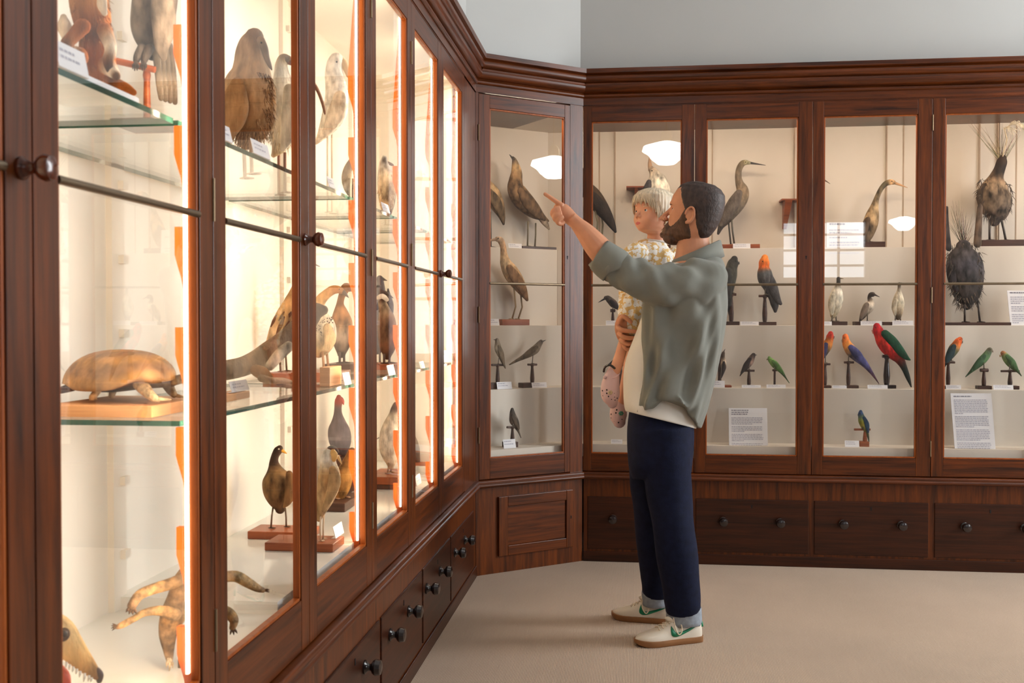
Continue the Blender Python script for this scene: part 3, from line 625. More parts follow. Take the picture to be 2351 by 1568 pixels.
specimen('stuffed_kingfisher', 'dark kingfisher with long straight bill on a perch left of the child', 'stuffed bird', P_, TB_.z, 'birds in the far cabinet',
    [(1422,712,1.5,(50,40,40)),(1417,706,5),(1409,698,9,(76,60,52)),(1401,690,8,(96,82,70)),(1395,685,7,(70,62,58)),(1391,684,5)], wing=[(1404,692,5),(1413,702,6),(1420,710,2)], wcol=(56,46,48), beak=[(1390,685,2.6),(1382,689.5,1.8),(1373.5,694.5,.4)], bcol=(36,32,32), legs=[[(1407,704),(1407,711)]], lr=1, eye=(1393,683.5,1,.012), perch=dict(x=1407, y=713, bar=(1402,1412), base=(1397,1418,740), r=3.2, br=4))
card(TB_.R, 1391, 1416, 736, TB_.z, 'white card under the kingfisher perch')
P_ = TA.R
specimen('stuffed_swift', 'small blackish bird partly hidden behind the child’s foot in the far cabinet', 'stuffed bird', P_, TA.z, 'birds in the far cabinet',
    [(1388,843,1,(40,36,36)),(1400,836,2.5),(1412,829,6),(1424,822,9,(60,54,50)),(1436,813,7),(1441,807,5)], wing=[(1428,818,5),(1412,829,5),(1398,838,2)], wcol=(44,40,40), beak=[(1444,806,1.5),(1450,806,.4)], legs=[[(1425,829),(1425,838)]], lr=1, perch=dict(x=1425, y=838, bar=(1414,1436), base=(1414,1438,884), r=4))
card(FLO.R, 1403, 1429, 1009, FLO.z, 'white card alone on the floor of the first far door')
# second door
P_ = TC_.R
specimen('stuffed_slim_heron', 'slim grey heron with long straight bill behind the man’s head', 'stuffed bird', P_, TC_.z, 'birds in the far cabinet',
    [(1649,536,3,(72,66,62)),(1655,520,7,(84,76,70)),(1664,506,12,(96,86,76)),(1676,489,16,(104,94,82)),(1690,469,19,(112,100,86)),(1701,451,18,(130,112,90)),(1704,436,14,(140,120,96)),(1698,421,9.5,(128,112,92)),(1695,405,7.5,(124,110,92)),(1697,388,7,(120,106,88)),(1704,376,7,(130,116,92)),(1712,373,6,(176,166,130)),(1720,374,4,(150,144,116))],
    wing=[(1696,444,9),(1686,464,14),(1670,490,12),(1656,516,5)], wcol=(98,88,80), beak=[(1718,373.5,3.4),(1735,376,2),(1758,379.5,.4)], bcol=(58,54,54), legs=[[(1679,495),(1682,530),(1686,558)],[(1672,500),(1675,532),(1678,558)]], lr=2.1, lcol=(82,76,64), eye=(1712,372,1.3,.012), plinth=(1657,1745,560.5,.045,PLINTH))
card(TC_.R, 1683, 1723, 559, TC_.z, 'white card in front of the slim heron plinth', off=-.06, lean=.12)
specimen('stuffed_hidden_heron', 'long-billed bird on a block behind the stile between the second and third far doors', 'stuffed bird', P_, TC_.z, 'birds in the far cabinet',
    [(1848,520,8,(110,98,84)),(1856,480,17,(124,110,92)),(1862,452,15),(1866,432,9),(1870,416,7),(1874,408,6)], beak=[(1878,407,3.4),(1892,413,2),(1906,422,.4)], bcol=(96,70,56), legs=[[(1852,515),(1852,560)],[(1862,515),(1862,560)]], lr=2, plinth=(1842,1876,561,.045,PLINTHD))
P_ = TB_.R
specimen('stuffed_cockatoo', 'dark grey cockatoo on a perch at the man’s shoulder', 'stuffed bird', P_, TB_.z, 'birds in the far cabinet',
    [(1677,728,3,(52,50,48)),(1675,705,6),(1673,680,8),(1675,655,12,(70,68,62)),(1677,632,15,(80,78,70)),(1680,614,13),(1684,602,12,(66,64,60)),(1686,595,8,(58,56,54))], wing=[(1672,622,8),(1670,645,11),(1673,675,7),(1676,700,4)], wcol=(62,60,56), beak=[(1694,602,4),(1697,607,1.5)], legs=[[(1680,655),(1679,672)]], lr=1.6, eye=(1689,599,1.4,.02), perch=dict(x=1679, y=676, bar=(1666,1690), base=(1665,1698,738), r=4.6, br=3.2))
specimen('stuffed_orange_headed_cockatoo', 'charcoal cockatoo with bright orange head on a tall perch', 'stuffed bird', P_, TB_.z, 'birds in the far cabinet',
    [(1780,714,4,(66,62,62)),(1779,700,9),(1774,682,10,(76,72,72)),(1766,660,13,(84,80,80)),(1758,641,17.5,(94,90,88)),(1755,624,16,(100,92,88)),(1754,613,12,(220,110,50)),(1754.5,602,12,(236,122,48)),(1756,592,8,(240,140,60))], wing=[(1762,630,9),(1772,655,12),(1784,685,8),(1792,697,4)], wcol=(78,74,74), woff=.55, beak=[(1746,604,3.5),(1744,611,1.5)], bcol=(200,180,150), legs=[[(1757,655),(1757,676)],[(1763,657),(1763,676)]], lr=1.5, eye=(1751,600,1.4,.022), perch=dict(x=1756, y=679.6, bar=(1742,1768), base=(1744,1783,739), r=4.6, br=3))
card(TB_.R, 1700, 1742, 738, TB_.z, 'white card between the two cockatoo perches')
P_ = TA.R
def post(t, pl): 
    b = MB(); a, c = pl.w(1652, 786, .008), pl.w(1652, 884, .008); b.tube([a, a.lerp(c, .4)+V((.002, 0, 0)), c], [.008, .010, .010], 9); obj('branch_post', b, PLINTHD, t)
specimen('stuffed_treecreeper', 'small bird clinging upright to a dark stick beside the man’s back', 'stuffed bird', P_, TA.z, 'birds in the far cabinet',
    [(1656,867,1.5,(56,48,42)),(1658,856,4.5),(1660,843,7.5,(74,62,50)),(1661,831,6,(206,184,156)),(1660,820,4.5,(110,92,76)),(1661,810,3.5,(84,70,60))], wing=[(1662,832,3),(1661,845,5),(1658,860,2)], wcol=(58,48,42), beak=[(1662,807,1.2),(1665,801,.3)], legs=[[(1657,838),(1654,836)]], lr=.8, extra=post, plinth=(1622,1680,884.6,.035,PLINTH))
card(P_, 1624, 1664, 874, TA.z, 'white card in front of the bird clinging to a stick', off=-.042, lean=.12)
specimen('stuffed_swallow', 'small dark-winged bird with pinkish breast on a T perch', 'stuffed bird', P_, TA.z, 'birds in the far cabinet',
    [(1699,863,1,(50,42,40)),(1705,853,3),(1713,843,6,(70,58,52)),(1721,831,8.5,(150,122,108)),(1727,820,6.5,(104,86,76)),(1730,815,5,(62,54,50))], wing=[(1722,824,4),(1713,838,6),(1702,856,2)], wcol=(54,44,40), beak=[(1733,815,1.6),(1738,815,.4)], legs=[[(1720,838),(1720,848)]], lr=.9, eye=(1731,814,.9,.01), perch=dict(x=1719.6, y=851, bar=(1709,1732), base=(1708,1732,885), r=3.6))
specimen('stuffed_small_green_parrot', 'slender light green parrot with long thin tail, third along the middle step', 'stuffed bird', P_, TA.z, 'birds in the far cabinet',
    [(1812,879,.8,(76,92,60)),(1803,866,2),(1793,852,5,(92,122,66)),(1780,838,8,(112,150,78)),(1771,829,6.5,(122,162,84)),(1767,824,5,(116,154,78)),(1766,821,3.5)], wing=[(1775,830,4),(1787,844,5.5),(1798,858,2.5)], wcol=(84,120,62), beak=[(1762,824,2),(1760,827,.6)], bcol=(150,120,100), legs=[[(1778,843),(1778,849)]], lr=.9, eye=(1765,822,.8,.01), perch=dict(x=1778.6, y=850, bar=(1774,1784), base=(1768,1790,886), r=2.4, turned=False))
card(P_, 1703, 1747, 884, TA.z, 'white card below the swallow perch'); card(P_, 1760, 1804, 883, TA.z, 'white card below the slender green parrot')
sheet(FLO.R, [(1673,937),(1761,937),(1763,1021),(1674,1021)], 'white text sheet with three bold lines at its top, bottom of the second far door', 17, 3, zb=FZ)
# third door
P_ = TC_.R
specimen('stuffed_grebe', 'pale long-necked bird with orange-buff bill behind the propped sign', 'stuffed bird', P_, TC_.z, 'birds in the far cabinet',
    [(1983,556,8,(96,78,60)),(1990,540,14,(112,92,70)),(1998,515,17,(150,124,92)),(2003,494,15,(176,148,110)),(2008,473,9,(164,140,106)),(2013,455,6,(130,112,86)),(2022,435,5.5,(120,106,82)),(2033,422,6,(84,76,58)),(2045,418,6.5,(196,156,112)),(2052,419,5,(190,150,108))],
    mat=STREAK, wing=[(1992,505,7),(1984,526,10),(1982,548,6)], wcol=(84,66,50), beak=[(2054,420,3.4),(2068,425,2.2),(2084,431,.5)], bcol=(196,148,104), legs=[[(1986,548),(1987,560)],[(1996,548),(1997,560)]], lr=2, eye=(2048,416,1.3,.012), plinth=(1975,2033,554.5,.045,PLINTHD))
sheet(TC_.R, [(1898,510),(1982,510),(1982,566),(1898,566)], 'propped white sign with lilac heading on the top step, left of the pale long-necked bird', 7, 1, off=-.082, zb=TC_.z, lean=.015)
P_ = TB_.R
specimen('stuffed_large_shag', 'largest of the three white-bodied shags, at the left stile', 'stuffed bird', P_, TB_.z, 'white shags in a row',
    [(1913,724,7,(186,168,134)),(1916,710,13,(206,192,164)),(1919,688,16.5,(224,214,192)),(1922,668,12,(226,218,200)),(1924,656,6,(150,138,120)),(1925,648,4.5,(60,54,48)),(1925,640,4.5,(54,48,44))], wing=[(1912,680,6),(1909,700,8),(1910,720,4)], wcol=(196,184,160), beak=[(1929,639,1.8),(1937,640,.4)], bcol=(120,100,70), legs=[[(1911,724),(1910,737)],[(1919,724),(1920,737)]], lr=1.5, plinth=(1910,1946,738,.04,PLINTHD))
specimen('stuffed_small_shag', 'hunched black-and-white shag facing right, middle of the three', 'stuffed bird', P_, TB_.z, 'white shags in a row',
    [(1974,737,2,(84,72,62)),(1979,728,6,(124,106,90)),(1986,716,10,(180,164,142)),(1994,704,13,(216,202,182)),(1999,693,8,(196,180,160)),(1996,684,4.5,(78,66,58)),(1999,677,5.5,(66,58,52)),(2004,676,5.5,(72,62,56))], wing=[(1990,700,6),(1984,714,7),(1977,730,4)], wcol=(128,112,98), beak=[(2009,677,2.2),(2020,682,.5)], bcol=(70,60,52), legs=[[(1992,718),(1991,737)]], lr=1.3, eye=(2005,675,.9,.01), plinth=(1964,2026,738,.04,PLINTHD))
specimen('stuffed_slender_shag', 'upright white shag with thin dark neck, right of the three', 'stuffed bird', P_, TB_.z, 'white shags in a row',
    [(2062,728,7,(110,92,72)),(2062,716,11,(170,150,122)),(2062,698,14,(214,200,172)),(2063,680,10,(216,204,180)),(2064,668,5,(190,176,154)),(2064.5,660,3.6,(120,106,92)),(2065,652,4,(66,58,50))], wing=[(2056,690,5),(2053,706,6),(2055,722,3)], wcol=(196,182,156), beak=[(2068,650,1.6),(2075,650,.4)], legs=[[(2056,724),(2055,737)],[(2067,724),(2068,737)]], lr=1.3, plinth=(2026,2072,739,.04,PLINTHD))
card(P_, 1892, 1910, 738, TB_.z, 'white card at the left edge of the shag row'); card(P_, 1976, 2025, 737, TB_.z, 'white card in front of the hunched shag', off=-.045, lean=.12); card(P_, 2049, 2097, 736, TB_.z, 'white card in front of the upright slender shag', off=-.045, lean=.12)
P_ = TA.R
RC = dict(wcol=(62,60,96))
specimen('stuffed_red_headed_rosella', 'rosella with red crown half hidden by the left stile of the third far door', 'stuffed bird', P_, TA.z, 'perched parrots on the middle step',
    [(1880,838,2,(60,60,90)),(1886,822,6),(1893,806,10,(110,92,76)),(1899,793,11.5,(186,120,58)),(1904,781,9,(200,112,50)),(1906,772,8.5,(196,66,42)),(1907,766,6,(190,52,40))], wing=[(1896,792,6),(1890,808,8),(1884,826,4)], beak=[(1913,772,3.4),(1914,778,1.2)], bcol=(70,62,60), legs=[[(1895,812),(1895,832)]], lr=1, eye=(1908,769,1,.012), perch=dict(x=1894, y=836, bar=(1884,1906), base=(1884,1909,885), r=4), **RC)
specimen('stuffed_orange_rosella', 'orange and blue rosella with long purple tail on a pale perch', 'stuffed bird', P_, TA.z, 'perched parrots on the middle step',
    [(2018,881,.8,(110,70,84)),(2008,866,2.5,(116,76,92)),(1996,849,5,(98,78,120)),(1982,832,8.5,(92,90,136)),(1968,819,11.5,(104,98,130)),(1955,806,13,(150,116,92)),(1946,793,11,(206,134,64)),(1942,782,8.5,(216,124,56)),(1941,773,7,(218,108,50))], mat=STREAK, wing=[(1954,798,7),(1968,814,10),(1986,836,5),(1994,848,2)], wcol=(72,72,116), wmat=STREAK, beak=[(1934.5,780,3),(1933.5,786,1)], bcol=(190,170,150), legs=[[(1949,812),(1948,829)]], lr=1.1, eye=(1938,776,1.1,.012), perch=dict(x=1948, y=832, bar=(1938,1960), base=(1945,1972,885), r=3.8))
specimen('stuffed_king_parrot', 'large scarlet parrot with dark green wings on a black perch', 'stuffed bird', P_, TA.z, 'perched parrots on the middle step',
    [(2092,888,1.5,(38,44,40)),(2085,868,5),(2076,845,7,(44,50,44)),(2066,826,11,(120,40,32)),(2053,811,16,(196,40,34)),(2040,797,18.5,(214,48,40)),(2028,782,17,(222,58,44)),(2020,768,13,(216,50,42)),(2015,757,11.5,(202,40,46)),(2013,749,8,(196,36,46))], wing=[(2032,766,9),(2048,784,12),(2066,805,10),(2080,820,6),(2089,826,2)], wcol=(28,74,50), woff=.75, wsq=.4, beak=[(2005,758,4),(2004.5,766,1.4)], bcol=(230,150,130), legs=[[(2036,808),(2035,816)],[(2042,810),(2041,816)]], lr=1.3, eye=(2010,752,1.4,.018), perch=dict(x=2036, y=818, bar=(2026,2047), base=(2020,2058,884), r=6, m=KNOBD, br=3.6))
card(P_, 1911, 1944, 885, TA.z, 'white card between the two rosellas'); card(P_, 1992, 2038, 884, TA.z, 'white card left of the black perch foot')
P_ = FLO.R
specimen('stuffed_blue_headed_parrot', 'small olive and blue parrot alone on the floor of the third far door', 'stuffed bird', P_, FLO.z, 'perched parrots on the bottom shelf',
    [(1995,1014,1,(54,70,52)),(1993,1002,2.5),(1989,990,5,(90,104,50)),(1984,977,8.5,(150,142,56)),(1980,965,9.5,(132,138,62)),(1977,955,7,(92,112,104)),(1976,949,5.8,(62,84,120)),(1976,945,4)], wing=[(1984,960,4),(1990,974,5.5),(1993,992,2.5)], wcol=(42,70,96), beak=[(1971,951,2),(1970,955,.7)], bcol=(80,76,76), legs=[[(1981,979),(1980,984)]], lr=.9, eye=(1974,949,.8,.01), perch=dict(x=1986, y=986, bar=(1961,1998), base=(1974,1996,1014), r=4, m=PLINTH))
card(P_, 1940, 1973, 1012, FLO.z, 'white card left of the small olive and blue parrot')
# fourth door
P_ = Lv(.60, TZ[2]).R
def plume(seed, base, tips, n, w, col, offs=.03):
    def f(t, pl):
        rnd = random.Random(seed); b = MB(); k = pl.k(*base)
        for i in range(n):
            tx, ty = tips[i % len(tips)]; tx += rnd.uniform(-9, 9); ty += rnd.uniform(-12, 12); o = rnd.uniform(-offs, offs); bx_ = base[0]+rnd.uniform(-6, 6)
            cv = rnd.uniform(-.3, .3); P = [pl.w(bx_+(tx-bx_)*q+cv*(ty-base[1])*q*(1-q)*.6, base[1]+(ty-base[1])*q, o*q) for q in (0, .25, .5, .75, 1)]
            b.tube(P, [w*k, w*k*.8, w*k*.6, w*k*.45, w*k*.2], 5, lin([v*rnd.uniform(.8, 1.15) for v in col]))
        obj('tail_plumes', b, FEATHER, t, smooth=180)
        tu = MB(); tufts(tu, pl, TUF[seed], 420, 13, 1.3, [(70,58,48),(96,80,64),(54,48,46)], .6, (0, 1), seed=seed, df=.62); obj('loose_feathers', tu, FEATHER, t, smooth=180)
    return f
TUF = {3: [(2279,444,36),(2285,470,37),(2268,430,26),(2296,440,30)], 4: [(2214,590,42),(2218,625,42),(2216,655,38),(2219,680,28)]}
def lyre_a(t, pl):
    plume(3, (2300, 372), [(2305,289),(2318,296),(2336,311),(2292,300),(2322,318),(2284,318),(2272,330),(2220,275),(2255,300)], 46, .55, (150,130,104))(t, pl)
    b = MB(); k = pl.k(2330, 290); rnd = random.Random(5)
    for i in range(26):
        q = rnd.random(); x0, y0 = 2304+q*46, 296-math.sin(q*3.1)*14+rnd.uniform(-3, 3); P = [pl.w(x0, y0, -.03), pl.w(x0+8+rnd.uniform(0, 8), y0-3+rnd.uniform(-2, 8), -.035), pl.w(x0+16+rnd.uniform(0, 10), y0+4+rnd.uniform(0, 16), -.03)]
        b.tube(P, [1.3*k, 1.1*k, .4*k], 5, lin((226, 214, 190)))
    P = [pl.w(2302, 360, -.01), pl.w(2312, 320, -.02), pl.w(2306, 296, -.03), pl.w(2326, 283, -.03), pl.w(2354, 290, -.03)]; b.tube(P, [1.6*k]*5, 6, lin((206, 190, 160)))
    obj('lacy_plume', b, FEATHER, t, smooth=180)
specimen('stuffed_lyrebird', 'upper shaggy brown lyrebird with wispy tail raised, top right of the far cabinet', 'stuffed bird', P_, TZ[2], 'lyrebirds',
    [(2283,506,14,(84,70,62)),(2286,492,28,(98,82,70)),(2285,470,37,(108,92,76)),(2281,446,36,(112,94,76)),(2284,424,27,(150,126,100)),(2288,406,16,(92,74,58)),(2295,388,12.5,(50,40,34)),(2300,372,12,(54,42,34)),(2302,364,9)], mat=STREAK, wing=[(2262,432,12),(2258,455,16),(2266,480,12)], wcol=(88,72,58), wmat=STREAK, woff=.4,
    legs=[[(2272,500),(2272,530),(2272,549)],[(2298,500),(2305,530),(2309,549)]], lr=2.6, lcol=(64,54,48), plinth=(2255,2392,550,.055,PLINTHD), extra=lyre_a)
P_ = Plane((0, YR+.415, 0), (0, 1, 0))
def lyre_b(t, pl):
    plume(4, (2213, 566), [(2200,480),(2188,492),(2212,486),(2226,500),(2238,520),(2180,520),(2192,470)], 46, .55, (112,96,80))(t, pl)
    for st, c in (([(2244,560,9),(2246,530,8),(2248,500,7),(2250,476,6),(2251,470,3)], (96,78,64)), ([(2178,570,7),(2175,540,6),(2173,505,5),(2174,476,3)], (62,54,52))):
        b = MB(); loft_px(b, pl, [st[0][:3]+(c,)]+[s[:3] for s in st[1:]], .35, n=10); obj('outer_tail_feather', b, STREAK, t, smooth=180)
specimen('stuffed_lyrebird', 'lower dark lyrebird with banded tail feathers, standing on a long dark plinth', 'stuffed bird', P_, TZ[1], 'lyrebirds',
    [(2220,700,12,(52,44,42)),(2220,684,27,(62,54,50)),(2219,660,36,(70,62,58)),(2217,632,41,(66,60,60)),(2214,606,41,(64,60,64)),(2212,584,33,(66,60,60)),(2212,568,18,(60,54,54))], sq=.55, mat=STREAK, wing=[(2200,600,14),(2192,630,18),(2200,660,12)], wcol=(56,50,52), wmat=STREAK, woff=.5,
    legs=[[(2215,692),(2215,715),(2215,736)],[(2244,688),(2247,712),(2250,736)]], lr=2.4, lcol=(70,58,50), plinth=(2169,2322,740,.05,PLINTHD), extra=lyre_b)
sheet(TB_.R, [(2312,667),(2395,667),(2398,745),(2320,745)], 'white text sheet cut by the right edge of the picture, beside the lower lyrebird', 14, 1, off=-.05, zb=TB_.z)
P_ = TA.R
specimen('stuffed_fringed_rosella', 'orange-headed rosella with dark green back below the lyrebird plinth', 'stuffed bird', P_, TA.z, 'perched parrots on the middle step',
    [(2168,842,2,(52,60,66)),(2174,828,6),(2182,814,10,(80,88,76)),(2190,801,12,(120,104,70)),(2196,791,10,(206,112,54)),(2201,783,8.5,(212,96,46)),(2204,779,6)], mat=STREAK, wing=[(2190,796,6),(2182,812,9),(2174,830,4)], wcol=(50,66,70), beak=[(2208,783,3),(2210,788,1)], bcol=(84,78,74), legs=[[(2186,816),(2184,828)]], lr=1.1, eye=(2204,780,1,.012), perch=dict(x=2177, y=832, bar=(2168,2192), base=(2166,2190,886), r=4))
specimen('stuffed_green_parrot', 'dark green parrot facing right with its tail down, above the tall text sheet', 'stuffed bird', P_, TA.z, 'perched parrots on the middle step',
    [(2217,865,1,(62,84,58)),(2229,853,3.5),(2241,841,7,(72,98,64)),(2253,829,9.5,(82,110,70)),(2263,818,9,(92,122,80)),(2269,809,7.5,(96,112,84)),(2272,804,6.8,(102,96,76))], wing=[(2260,818,5),(2248,832,7.5),(2232,850,3)], wcol=(60,86,58), beak=[(2278,805,2.6),(2280,809,.8)], bcol=(120,90,80), legs=[[(2259,832),(2259,846)]], lr=1.1, eye=(2274,802,.9,.012), perch=dict(x=2259, y=850, bar=(2251,2268), base=(2246,2278,886), r=4, br=4))
specimen('stuffed_green_parrot', 'lighter green parrot facing left on a T perch, near the right edge', 'stuffed bird', P_, TA.z, 'perched parrots on the middle step',
    [(2345,863,1,(72,86,56)),(2338,854,3),(2330,845,6.5,(84,108,64)),(2320,833,10,(104,132,78)),(2311,822,9.5,(122,146,92)),(2306,815,7.5,(132,146,92)),(2303,811,6,(170,116,76))], wing=[(2313,818,5),(2324,832,7.5),(2336,850,3)], wcol=(78,108,66), beak=[(2297,815,3),(2296,820,.9)], bcol=(186,150,110), legs=[[(2318,838),(2318,848)]], lr=1.1, eye=(2302,811,.9,.012), perch=dict(x=2319, y=852, bar=(2298,2340), base=(2300,2341,886), r=4.2))
card(P_, 2172, 2207, 884, TA.z, 'white card below the orange-headed rosella'); card(P_, 2281, 2327, 884, TA.z, 'white card between the two green parrots')
sheet(FLO.R, [(2182,903),(2276,903),(2286,1028),(2192,1028)], 'tall slanting white text sheet at the bottom of the right-hand door', 28, 1, off=-.05, zb=FZ)
# ================================================================ left cabinet specimens (seen obliquely)
LS, LM, LF = 1.633, 1.078, .58
def lp(x, y, X): return Plane(on_x(x, y, X))             # camera-facing plane through the point at wall distance X
def zp(x, y, Z): return Plane(on_z(x, y, Z))
def wbox(mb, p0, p1): mb.box((min(p0[0], p1[0]), min(p0[1], p1[1]), min(p0[2], p1[2])), (max(p0[0], p1[0]), max(p0[1], p1[1]), max(p0[2], p1[2])))
def block(t, name, x0, x1, y0, y1, z0, z1, m): b = MB(); wbox(b, (x0, y0, z0+.0005), (x1, y1, z1)); return obj(name, b, m, t, smooth=0, bevel=.002)
def lcard(x0, x1, yt, Z, label, X, hgt=.032):
    """card on the left shelves, parallel to the glass at wall distance X"""
    a, c = on_x(x0, yt, X), on_x(x1, yt, X); y0, y1 = sorted((a.y, c.y)); b = MB(); h = hgt
    b.hexa([V((X, y0, Z+.001)), V((X, y1, Z+.001)), V((X-.0012, y1, Z+.001)), V((X-.0012, y0, Z+.001)), V((X-.008, y0, Z+h)), V((X-.008, y1, Z+h)), V((X-.0092, y1, Z+h)), V((X-.0092, y0, Z+h))])
    b.hexa([V((X-.001, y0, Z+.0006)), V((X-.001, y1, Z+.0006)), V((X-.014, y1, Z+.0006)), V((X-.014, y0, Z+.0006)), V((X-.001, y0, Z+.0014)), V((X-.001, y1, Z+.0014)), V((X-.014, y1, Z+.0014)), V((X-.014, y0, Z+.0014))])
    o = tag(obj('label_card', b, CARD, None, smooth=0), label, 'card', 'cards in the bright left cabinet'); b = MB(); rnd = random.Random(int(x0))
    for i, (q, e) in enumerate(((.66, .6), (.4, .75))):
        x = .12
        while x < e:
            l = rnd.uniform(.06, .15); zz = Z+h*q; X0 = X-.008*q+.0006
            ya, yb = y0+(y1-y0)*x, y0+(y1-y0)*min(x+l, e); b.add([(X0, ya, zz), (X0, yb, zz), (X0-.0008, yb, zz+h*.1), (X0-.0008, ya, zz+h*.1)], [(0, 1, 2, 3)]); x += l+.03
    obj('printed_lines', b, PRINT, o, smooth=0); return o
def shag(t, pl, pts, n, L, w, cols, seed, name='loose_fur', m=None, down=(0, 1), spread=.4):
    b = MB(); tufts(b, pl, pts, n, L, w, cols, spread, down, seed=seed); obj(name, b, m or FUR, t, smooth=180)
def plain(name, label, cat, loc, group=None): return thing(name, loc, label, cat, group)
# ---- top shelf, first bay
pl = lp(222, 120, -.95); R1, W1 = (150, 86, 44), (222, 206, 186)
t = plain('stuffed_marsupial', 'reddish-brown and white furry marsupial seated on the top shelf at upper left', 'stuffed animal', V((pl.p.x, pl.p.y, LS)), None)
b = MB(); loft_px(b, pl, [(236,185,28,(150,88,46)),(228,160,38,(144,84,44)),(222,120,40,R1),(216,85,34,(120,74,44)),(212,50,42,(152,94,54)),(205,10,44,(170,116,70)),(198,-30,40,R1),(196,-62,30),(206,-84,22)], .85); obj('body', b, FUR, t, smooth=180)
b = MB(); loft_px(b, pl, [(250,182,15,R1,-.04),(268,192,13,(120,74,40),-.06),(290,203,12,(190,110,52),-.07),(306,212,8,(176,98,44),-.07)], .8); obj('tail', b, FUR, t, smooth=180)
for st in ([(190,60,18,R1,-.05),(168,84,15,(150,92,54),-.06),(152,104,14,(120,80,54),-.07),(160,124,11,(90,62,46),-.07)], [(240,70,18,R1,-.05),(254,110,14,W1,-.07),(248,140,12,(130,84,52),-.08),(252,160,9,(90,64,48),-.08)], [(245,150,22,(150,90,50),-.05),(262,168,13,W1,-.08),(268,176,9,(120,80,50),-.09)], [(178,130,24,(150,90,50),-.05),(158,120,15,W1,-.06),(150,140,10,(110,76,50),-.07)]):
    b = MB(); loft_px(b, pl, st, .9, n=12); obj('limb', b, FUR, t, smooth=180)
b = MB(); loft_px(b, pl, [(146,40,8,W1,-.02),(148,62,17,W1,-.02),(150,84,10,W1,-.02)], .7); obj('white_flank', b, FUR, t, smooth=180)
b = MB(); loft_px(b, pl, [(236,-20,8,W1,-.075),(234,8,12,W1,-.08),(240,30,7,W1,-.08)], .5); obj('white_chest_patch', b, FUR, t, smooth=180)
shag(t, pl, [(222,120,40),(216,60,40),(208,10,44),(228,160,38)], 700, 14, 1.2, [(150,86,44),(186,120,72),(108,66,40),(214,170,120)], 11, down=(.1, 1))
b = MB(); A = on_x(232, 186, -.86); block(t, 'white_base', -.98, -.845, A.y-.14, A.y+.10, LS, LS+.012, CARD)
pl = lp(352, 60, -.93); G1 = (104, 94, 84)
t = plain('stuffed_black_cockatoo', 'large grey-black cockatoo gripping a red wooden T perch on the top shelf', 'stuffed bird', V((pl.p.x, pl.p.y, LS)))
b = MB(); loft_px(b, pl, [(352,118,22,(84,76,70)),(349,96,36,(92,84,76)),(347,66,46,G1),(352,30,50,(118,106,94)),(358,-20,50,(112,100,90)),(362,-66,44),(362,-100,32,(80,74,70)),(358,-124,22)], .8); obj('body', b, STREAK, t, smooth=180)
for s in (-1, 1):
    b = MB(); loft_px(b, pl, [(366,-40,16),(374,20,28),(376,70,26),(372,110,16),(376,132,8)], .3, off0=s*.05, dcol=(116,106,96)); obj('wing', b, STREAK, t, smooth=180)
for k, x in enumerate((362, 372, 383, 394)):
    b = MB(); loft_px(b, pl, [(x-6,105,9,(100,94,86),.01*k-.02),(x+0,150,9,(112,104,94),.01*k-.02),(x+5,200,8,(122,112,100),.01*k-.02),(x+8,226+3*k,6,(110,100,90),.01*k-.02)], .25, n=8); obj('tail_feather', b, STREAK, t, smooth=180)
for x in (312, 330):
    b = MB(); k = pl.k(x, 140); loft_px(b, pl, [(x+14,112,12,(88,80,74),-.03),(x+4,130,10,(80,72,66),-.035),(x,142,7,(70,62,58),-.035)], .8, n=10)
    for dx, dy in ((-10, 10), (-4, 15), (4, 14), (9, 9)): b.tube([pl.w(x, 142, -.045), pl.w(x+dx*.6, 150, -.055), pl.w(x+dx*.7, 150+dy*.8, -.035)], [3.4*k, 2.8*k, 1.2*k], 7, lin((72, 62, 56)))
    obj('foot', b, FEATHER, t, smooth=180)
b = MB(); k = pl.k(310, 150); b.tube([pl.w(268, 140, -.035), pl.w(356, 160, -.035)], 7.5*k, 14); obj('perch_bar', b, PLINTH, t)
b = MB(); tp = pl.w(337, 160, -.02); b.lathe((tp.x, tp.y, LS+.012), (0, 0, 1), [(11*k, 0), (8*k, .012), (8.5*k, .03), (7*k, (tp.z-LS)*.7), (9*k, (tp.z-LS)*.8), (7*k, (tp.z-LS)*.9), (7*k, tp.z-LS-.012)], 16); obj('perch_post', b, PLINTH, t)
block(t, 'perch_base', tp.x-.05, tp.x+.035, tp.y-.05, tp.y+.05, LS, LS+.012, PLINTHD)
lcard(136, 205, 142, LS, 'white card at the front edge of the upper left glass shelf', -.832, .040)
# ---- top shelf, second bay
pl = lp(576, 240, -.98)
t = plain('stuffed_albatross', 'big shaggy brown bird with head turned, largest on the top shelf', 'stuffed bird', V((pl.p.x, pl.p.y, LS)))
b = MB(); loft_px(b, pl, [(566,322,22,(120,84,56)),(572,300,44,(150,116,80)),(574,268,57,(172,136,98)),(572,232,62,(188,152,114)),(573,196,58,(196,162,126)),(576,166,46,(186,154,120)),(575,144,38,(178,148,116)),(575,122,34,(172,142,112)),(579,100,29,(164,134,106)),(584,86,22,(146,118,96))], .8, n=22); obj('body', b, FUR, t, smooth=180)
b = MB(); loft_px(b, pl, [(598,92,10,(150,122,98),-.02),(607,112,9,(110,96,84),-.03),(612,132,7,(128,110,96),-.03),(619,150,5,(120,104,92),-.03),(624,160,1.5,(100,88,80),-.03)], .6, n=12); obj('beak', b, HORN, t, smooth=180)
b = MB(); b.ball(pl.w(600, 98, -.05), 2.4*pl.k(600, 98)); obj('eye', b, EYEM, t, smooth=180)
for s in (-1, 1):
    b = MB(); loft_px(b, pl, [(545,195,18),(538,240,34),(532,280,30),(528,312,12)], .3, off0=s*.07, dcol=(168,130,92)); obj('wing', b, FUR, t, smooth=180)
